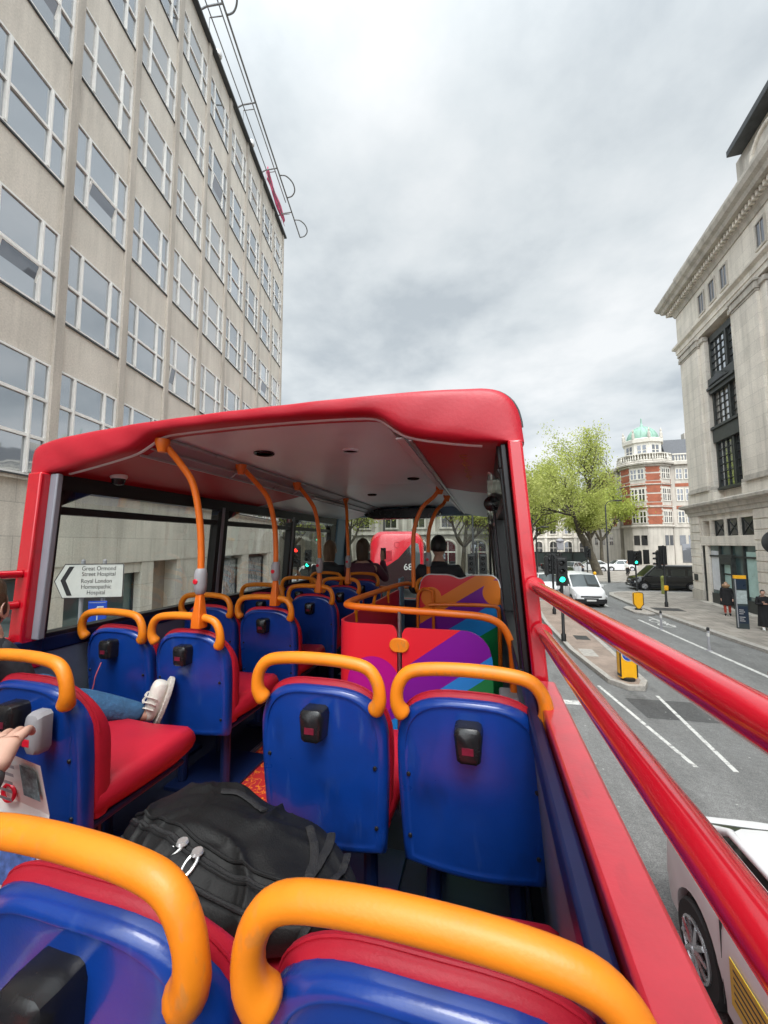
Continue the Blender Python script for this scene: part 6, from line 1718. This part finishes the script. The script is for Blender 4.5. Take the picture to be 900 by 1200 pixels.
    if kind == 'van':
        MB().loft([[(x_, y_, z_) for x_, z_ in ((-w * .90, .26), (w * .90, .26), (w * .93, .50), (-w * .93, .50))] for y_ in (h - .30, h + .012)]).build('lower_bumper', M_BLACK, t, bevel=.02)
        MB().box(-w * .62, w * .62, h - .06, h + .004, .58, .68).build('grille', M_BLACK, t, bevel=.01)
        for s in (1, -1):
            y1 = h - 1.55; zz = (belt + .02, H - .28)
            x0 = lambda z: s * (w * (.93 - .09 * (z - belt) / (H - belt)) + .012)
            n_ = 3 if paint is M_BLACKCAR else 1
            for q in range(n_):
                ya, yb2 = y1 - q * 1.15, y1 - q * 1.15 - 1.0
                MB().hexa([(x0(zz[0]), ya + .35 * (q == 0), zz[0]), (x0(zz[0]), yb2, zz[0]), (x0(zz[0]) - s * .03, yb2, zz[0]), (x0(zz[0]) - s * .03, ya + .35 * (q == 0), zz[0])],
                          [(x0(zz[1]), ya - .05, zz[1]), (x0(zz[1]), yb2, zz[1]), (x0(zz[1]) - s * .03, yb2, zz[1]), (x0(zz[1]) - s * .03, ya - .05, zz[1])]).build('door_window', M_CARGLASS, t, smooth=False)
    for y in axles:
        for s in (1, -1): wheel(t, s * (w - .115), y, r, .21, s)
    for s in (1, -1):
        MB().loft([[(s * w * .86 + x, h - .17 + y - abs(x) * .4, .66 + z) for x, z in ((-.16, -.06), (.08, -.05), (.10, .06), (-.12, .06))] for y in (-.06, .06)]).build('headlight', M_HEADL, t, bevel=.01)
        MB().box(s * w * .80 - .10, s * w * .80 + .10, -h + .0, -h + .09, .78, .92).build('tail_light', M_TAIL, t, bevel=.02)
        MB().loft([[(s * (w + .05) + x, gh[0][0] - .28 + y, belt + .06 + z) for x, z in ((-.09, -.07), (.10, -.07), (.11, .06), (-.06, .07))] for y in (-.05, .05)]).build('wing_mirror', paint, t, bevel=.025)
    MB().box(-.4, .4, h - .035, h + .006, .40, .56).build('grille', M_BLACK, t, bevel=.01)
    MB().box(-.26, .26, h + .0, h + .016, .38, .47).build('number_plate', M_SIGNWHITE, t, smooth=False)
    # door seams
    sm = MB()
    for s in (1, -1):
        for y in (.92, -.1, -1.02) if kind != 'van' else (h - 1.0, h - 2.0):
            sm.box(s * w * .99 - .012, s * w * .99 + .004, y - .004, y + .004, .3, belt - .06)
        sm.box(s * w + .0, s * w + .012, -.35, -.2, .78, .80)
    sm.build('door_seams', M_BLACK, t, smooth=False)
    return t
wc_ = vehicle('parked_car', 'white hatchback at the bottom right corner, yellow notice on its door', 'car', (2.60, 2.80, 0), PI + R(2), M_WHITECAR, 'hatch', 4.3, 1.80, 1.43)
yp = MB().box(-.002, .004, -.30, .16, .42, .74).build('yellow_notice', M_NOTICE, wc_, smooth=False); yp.location = (.902, -.60, 0)
for k in range(5): 
    q = MB().box(.0045, .0055, -.26, .10 - .06 * (k % 2), .48 + k * .05, .495 + k * .05).build('notice_line', M_INK, yp, smooth=False)
text_part('JPC-JEC', 'boot_lettering', M_INK, wc_, .12, Matrix.Translation((0, -1.14, 1.503)) @ Matrix.Rotation(0, 4, 'Z'))
vehicle('delivery_van', 'small white van facing the camera beside the island, behind the green traffic light', 'van', (5.75, 27.6, 0), PI + R(4), M_WHITECAR, 'van', 4.4, 1.85, 1.85)
vehicle('taxi_van', 'black people carrier seen side on at the mouth of the side street', 'van', (13.9, 36.6, 0), PI / 2 - R(2), M_BLACKCAR, 'van', 5.0, 1.95, 1.98)
for lab, x, y, rz, p_, k in (
    ('white car behind the green traffic light, left of the white van', 4.35, 31.5, PI, M_WHITECAR, 'hatch'),
    ('silver car with headlights facing, in the middle distance right of the green light', 7.4, 41, PI - R(10), M_SILVER, 'hatch'),
    ('pale car crossing far down the road near the dark hoarding', 9.9, 52, PI - R(35), M_WHITECAR, 'hatch'),
    ('white car parked just left of the plane tree trunk', 13.2, 57, PI / 2, M_WHITECAR, 'hatch'),
    ('white car partly hidden behind the plane tree trunk', 17.0, 58.5, PI / 2 + .2, M_WHITECAR, 'hatch'),
    ('dark car turning out of the side road behind the white van', 9.3, 58, -PI / 2, M_BLACKCAR, 'saloon'),
    ('black car cut by the right edge of the view, beyond the red rail', 6.85, 8.75, PI, M_BLACKCAR, 'hatch')):
    vehicle('car', lab, 'car', (x, y, 0), rz, p_, k, 4.2, 1.78, 1.5)
vehicle('white_taxi', 'white taxi ahead on the left, seen through the windscreen', 'taxi', (-8.6, 25.5, 0), R(-8), M_WHITECAR, 'van', 4.4, 1.85, 1.85)
vehicle('delivery_van', 'white van seen through the third side window behind the pedestrian', 'van', (-12.8, 28, 0), PI / 2, M_WHITECAR, 'van', 5.0, 1.95, 2.2)
# red double-decker ahead
rb = thing('double_decker_bus', 'red double decker bus ahead with a slanting black rear window, seen through the windscreen', 'bus', (-5.35, 22.9, 0), R(14))
def brr(y, k, ztop, zin=0.):
    w_ = 1.27 * k; pts = []
    for i in range(9):
        a = PI / 2 * i / 8; pts.append((w_ - .62 + .62 * math.cos(a), ztop - .62 + .62 * math.sin(a)))
    half = [(w_ * .97, .35), (w_, .6), (w_, 2.2)] + pts
    return [(x, y, z) for x, z in half] + [(-x, y, z) for x, z in half[::-1]]
MB().loft([brr(-5.6, .86, 4.02), brr(-5.5, .95, 4.24), brr(-5.2, 1, 4.38), brr(0, 1, 4.42), brr(5.2, 1, 4.38), brr(5.5, .93, 4.2)]).build('bus_body', M_BUSRED, rb, angle=40)
MB().prism([(.72, 3.86), (.98, 3.80), (1.06, 3.3), (1.06, 1.0), (-1.0, 1.0), (-1.0, 2.45), (-.7, 2.62), (.05, 3.12)], -5.62, -5.56, 'y').build('rear_window', M_CARGLASS, rb, smooth=False)
MB().prism([(-.72, 2.95), (-.25, 3.05), (-.25, 3.5), (-.72, 3.42)], -5.63, -5.58, 'y').build('vent_hatch', M_PADRED, rb, smooth=False)
MB().tube([(0 + .13 * math.cos(a), -5.57 - .02, 3.75 + .13 * math.sin(a)) for a in [2 * PI * k / 20 for k in range(21)]], .02, 6).build('round_emblem', M_SEATRED, rb)
text_part('68', 'route_number', M_SIGNWHITE, rb, .42, Matrix.Translation((.5, -5.63, 2.72)) @ Matrix.Rotation(PI / 2, 4, 'X'))
MB().box(-1.1, 1.1, -5.66, -5.58, .55, .95).build('bumper', M_BLACK, rb, bevel=.03)
for s in (-1, 1):
    for y0 in (-4.7, -3.1, -1.5, .1, 1.7, 3.3):
        MB().box(s * 1.262, s * 1.278, y0, y0 + 1.5, 2.75, 3.65).build('side_window', M_CARGLASS, rb, smooth=False)
        MB().box(s * 1.262, s * 1.278, y0, y0 + 1.5, 1.15, 2.0).build('side_window', M_CARGLASS, rb, smooth=False)
    for y in (-3.2, 3.0): wheel(rb, s * 1.13, y, .48, .28, s)
    MB().box(s * 1.0 - .07, s * 1.0 + .07, -5.62, -5.5, 1.2, 1.75).build('tail_light', M_TAIL, rb, bevel=.02)

# ================================================================== PEDESTRIANS
def standing(stride=.12, arms=.16):
    J = dict(pelvis=(0, 0, .93), chest=(0, .0, 1.28), neck=(0, .0, 1.43), head=(0, .02, 1.50))
    for s, g_ in (('l', -1), ('r', 1)):
        J['sh_' + s] = (g_ * .18, 0, 1.33); J['el_' + s] = (g_ * .23, -.02 + .05 * g_, 1.06); J['wr_' + s] = (g_ * .22, .1 - .04 * g_, .84)
        J['hip_' + s] = (g_ * .09, 0, .90); J['kn_' + s] = (g_ * .09, g_ * stride * .5 + .03, .50); J['an_' + s] = (g_ * .09, g_ * stride, .09); J['to_' + s] = (g_ * .10, g_ * stride + .15, .035)
    return J
def skirt(t, z0, z1, r0, r1, mat, name='coat'):
    n = 28
    MB().loft([[((r0 + (r1 - r0) * u + .012 * math.sin(k * 2 * PI / n * 7) * (1 - u)) * 1.15 * math.cos(2 * PI * k / n), (r0 + (r1 - r0) * u) * .85 * math.sin(2 * PI * k / n), z0 + (z1 - z0) * u) for k in range(n)] for u in (0, .25, .5, .75, 1)]).build(name, mat, t, angle=80)
p_ = person('pedestrian in a black coat and tan fur hood, red trousers showing below', (11.75, 23.7, .12), PI - R(25), standing(.08), True, M_HAIRF, M_BLACKCLO, M_REDCLO, M_BLACKCLO)
skirt(p_, .52, 1.2, .24, .17, M_BLACKCLO)
MB().lathe([(.10, 1.38), (.15, 1.44), (.17, 1.5), (.13, 1.56)], (0, -.02, 0), 18).build('fur_collar', M_HAIRF, p_)
J = standing(.16); J['wr_l'] = (.02, .22, 1.16); J['wr_r'] = (.05, .24, 1.10)
p_ = person('pedestrian in a long black robe at the right edge of the view', (11.3, 20.2, .12), PI - R(15), J, True, M_HAIRK, M_BLACKCLO, M_BLACKCLO, M_WHITECLO)
skirt(p_, .14, 1.2, .20, .15, M_BLACKCLO, 'robe')
p_ = person('distant pedestrian in a white shirt under the plane tree', (15.0, 48.5, .12), PI, standing(.1), True, M_HAIRK, M_WHITECLO, M_BLACKCLO, M_BLACKCLO)
p_ = person('distant pedestrian in a red top beside the plane tree', (16.2, 52, .12), PI / 2, standing(.1), True, M_HAIRK, M_REDCLO, M_BLACKCLO, M_BLACKCLO)
p_ = person('pedestrian in dark clothes waiting by the red signal, seen through the left side window', (-9.45, 17.6, .12), 0, standing(.05), True, M_HAIRK, M_DARKJKT, M_BLACKCLO, M_BLACKCLO)
p_ = person('person in dark clothes standing at the kerb below the corner signal post', (8.9, 41.0, 0), R(70), standing(.12), True, M_HAIRK, M_DARKJKT, M_DENIM, M_BLACKCLO)
t = thing('fire_hydrant', 'small yellow post on the corner below the plane tree', 'post', (10.3, 42.6, .12)); MB().lathe([(.10, 0), (.10, .55), (.15, .6), (.15, .75), (.06, .85)], (0, 0, 0), 12).build('post_body', M_YEL, t)

# ================================================================== LIGHT, SKY, CAMERA
w = bpy.data.worlds.new('World'); scene.world = w; w.use_nodes = True
nt = w.node_tree; N = nt.nodes; L = nt.links
bg = N['Background']; bg.inputs[1].default_value = .1
sky = N.new('ShaderNodeTexSky'); sky.sky_type = 'NISHITA'; sky.sun_disc = False
SUN_EL, SUN_AZ = R(60), R(165)     # azimuth clockwise from +y: behind the camera
sky.sun_elevation = SUN_EL; sky.sun_rotation = SUN_AZ
tc = N.new('ShaderNodeTexCoord'); sp = N.new('ShaderNodeSeparateXYZ'); L.new(tc.outputs['Generated'], sp.inputs[0])
def mth(op, a, b=None, c=None, clamp=False):
    n = N.new('ShaderNodeMath'); n.operation = op; n.use_clamp = clamp
    for i, v in enumerate((a, b, c)):
        if v is None: continue
        if isinstance(v, (int, float)): n.inputs[i].default_value = v
        else: L.new(v, n.inputs[i])
    return n.outputs[0]
zp = mth('ADD', mth('MAXIMUM', sp.outputs['Z'], 0.), .16)
cmb = N.new('ShaderNodeCombineXYZ')
L.new(mth('DIVIDE', sp.outputs['X'], zp), cmb.inputs[0]); L.new(mth('DIVIDE', sp.outputs['Y'], zp), cmb.inputs[1])
def cl(scale, detail, dist=.0, loc=(0, 0, 0), rough=.6):
    mp_ = N.new('ShaderNodeMapping'); mp_.inputs['Location'].default_value = loc
    L.new(cmb.outputs[0], mp_.inputs[0])
    t_ = N.new('ShaderNodeTexNoise'); t_.inputs['Scale'].default_value = scale; t_.inputs['Detail'].default_value = detail; t_.inputs['Roughness'].default_value = rough; t_.inputs['Distortion'].default_value = dist
    L.new(mp_.outputs[0], t_.inputs['Vector']); return t_.outputs['Fac']
n1 = cl(1.6, 9, .08, (3.1, 1.7, 0), .55); n2 = cl(.42, 4, .2, (7.3, 2.2, 0), .5)
mixn = mth('ADD', mth('MULTIPLY', n1, .66), mth('MULTIPLY', n2, .34))
ramp = N.new('ShaderNodeValToRGB'); e = ramp.color_ramp.elements
e[0].position = .39; e[0].color = (.52, .575, .615, 1); e[1].position = .60; e[1].color = (.90, .925, .935, 1)
q = e.new(.48); q.color = (.71, .76, .785, 1)
L.new(mixn, ramp.inputs[0])
# gain added to the clouds overhead and behind the camera, to light the scene
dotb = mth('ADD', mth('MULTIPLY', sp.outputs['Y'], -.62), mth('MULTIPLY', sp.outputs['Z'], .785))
sky_boost = mth('MULTIPLY', mth('POWER', mth('MAXIMUM', dotb, 0.), 2.6), 5.0)
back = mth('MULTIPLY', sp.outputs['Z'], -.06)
gain = mth('ADD', mth('ADD', sky_boost, back), 9.2 / 9.2)
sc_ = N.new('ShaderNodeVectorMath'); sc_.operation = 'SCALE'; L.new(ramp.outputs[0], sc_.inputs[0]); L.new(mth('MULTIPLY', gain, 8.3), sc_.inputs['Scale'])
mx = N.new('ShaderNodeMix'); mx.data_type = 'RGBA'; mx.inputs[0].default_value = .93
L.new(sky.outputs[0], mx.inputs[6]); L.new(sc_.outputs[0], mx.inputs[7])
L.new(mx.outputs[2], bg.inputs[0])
sl_ = bpy.data.lights.new('sun', 'SUN'); sl_.energy = 1.5; sl_.angle = R(24); sl_.color = (1, .965, .91)
so = bpy.data.objects.new('sun', sl_); COL.objects.link(so)
d = Vector((math.sin(SUN_AZ) * math.cos(SUN_EL), math.cos(SUN_AZ) * math.cos(SUN_EL), math.sin(SUN_EL)))
so.rotation_euler = d.to_track_quat('Z', 'Y').to_euler(); so.location = (0, -20, 60)

cam = bpy.data.cameras.new('camera'); co = bpy.data.objects.new('camera', cam); COL.objects.link(co)
cam.sensor_fit = 'VERTICAL'; cam.sensor_height = 36; cam.lens = 452 / 1200 * 36; cam.clip_start = .02; cam.clip_end = 2000
yaw, pit, rol = R(14.8), R(4.7), R(-.2)
f = Vector((-math.sin(yaw) * math.cos(pit), math.cos(yaw) * math.cos(pit), math.sin(pit))); r0 = Vector((math.cos(yaw), math.sin(yaw), 0)); u0 = r0.cross(f)
r1 = r0 * math.cos(rol) + u0 * math.sin(rol); u1 = -r0 * math.sin(rol) + u0 * math.cos(rol)
co.matrix_world = Matrix(((r1.x, u1.x, -f.x, 0), (r1.y, u1.y, -f.y, 0), (r1.z, u1.z, -f.z, 3.8), (0, 0, 0, 1)))
scene.camera = co
scene.view_settings.view_transform = 'Standard'; scene.view_settings.look = 'None'; scene.view_settings.exposure = .42; scene.view_settings.gamma = 1
scene.render.engine = 'CYCLES'
cy_ = scene.cycles
cy_.max_bounces = 8; cy_.diffuse_bounces = 5; cy_.glossy_bounces = 4; cy_.transparent_max_bounces = 12; cy_.caustics_reflective = False; cy_.caustics_refractive = False
cy_.use_denoising = True
try: cy_.denoiser = 'OPENIMAGEDENOISE'
except Exception: pass
cy_.sample_clamp_indirect = 6
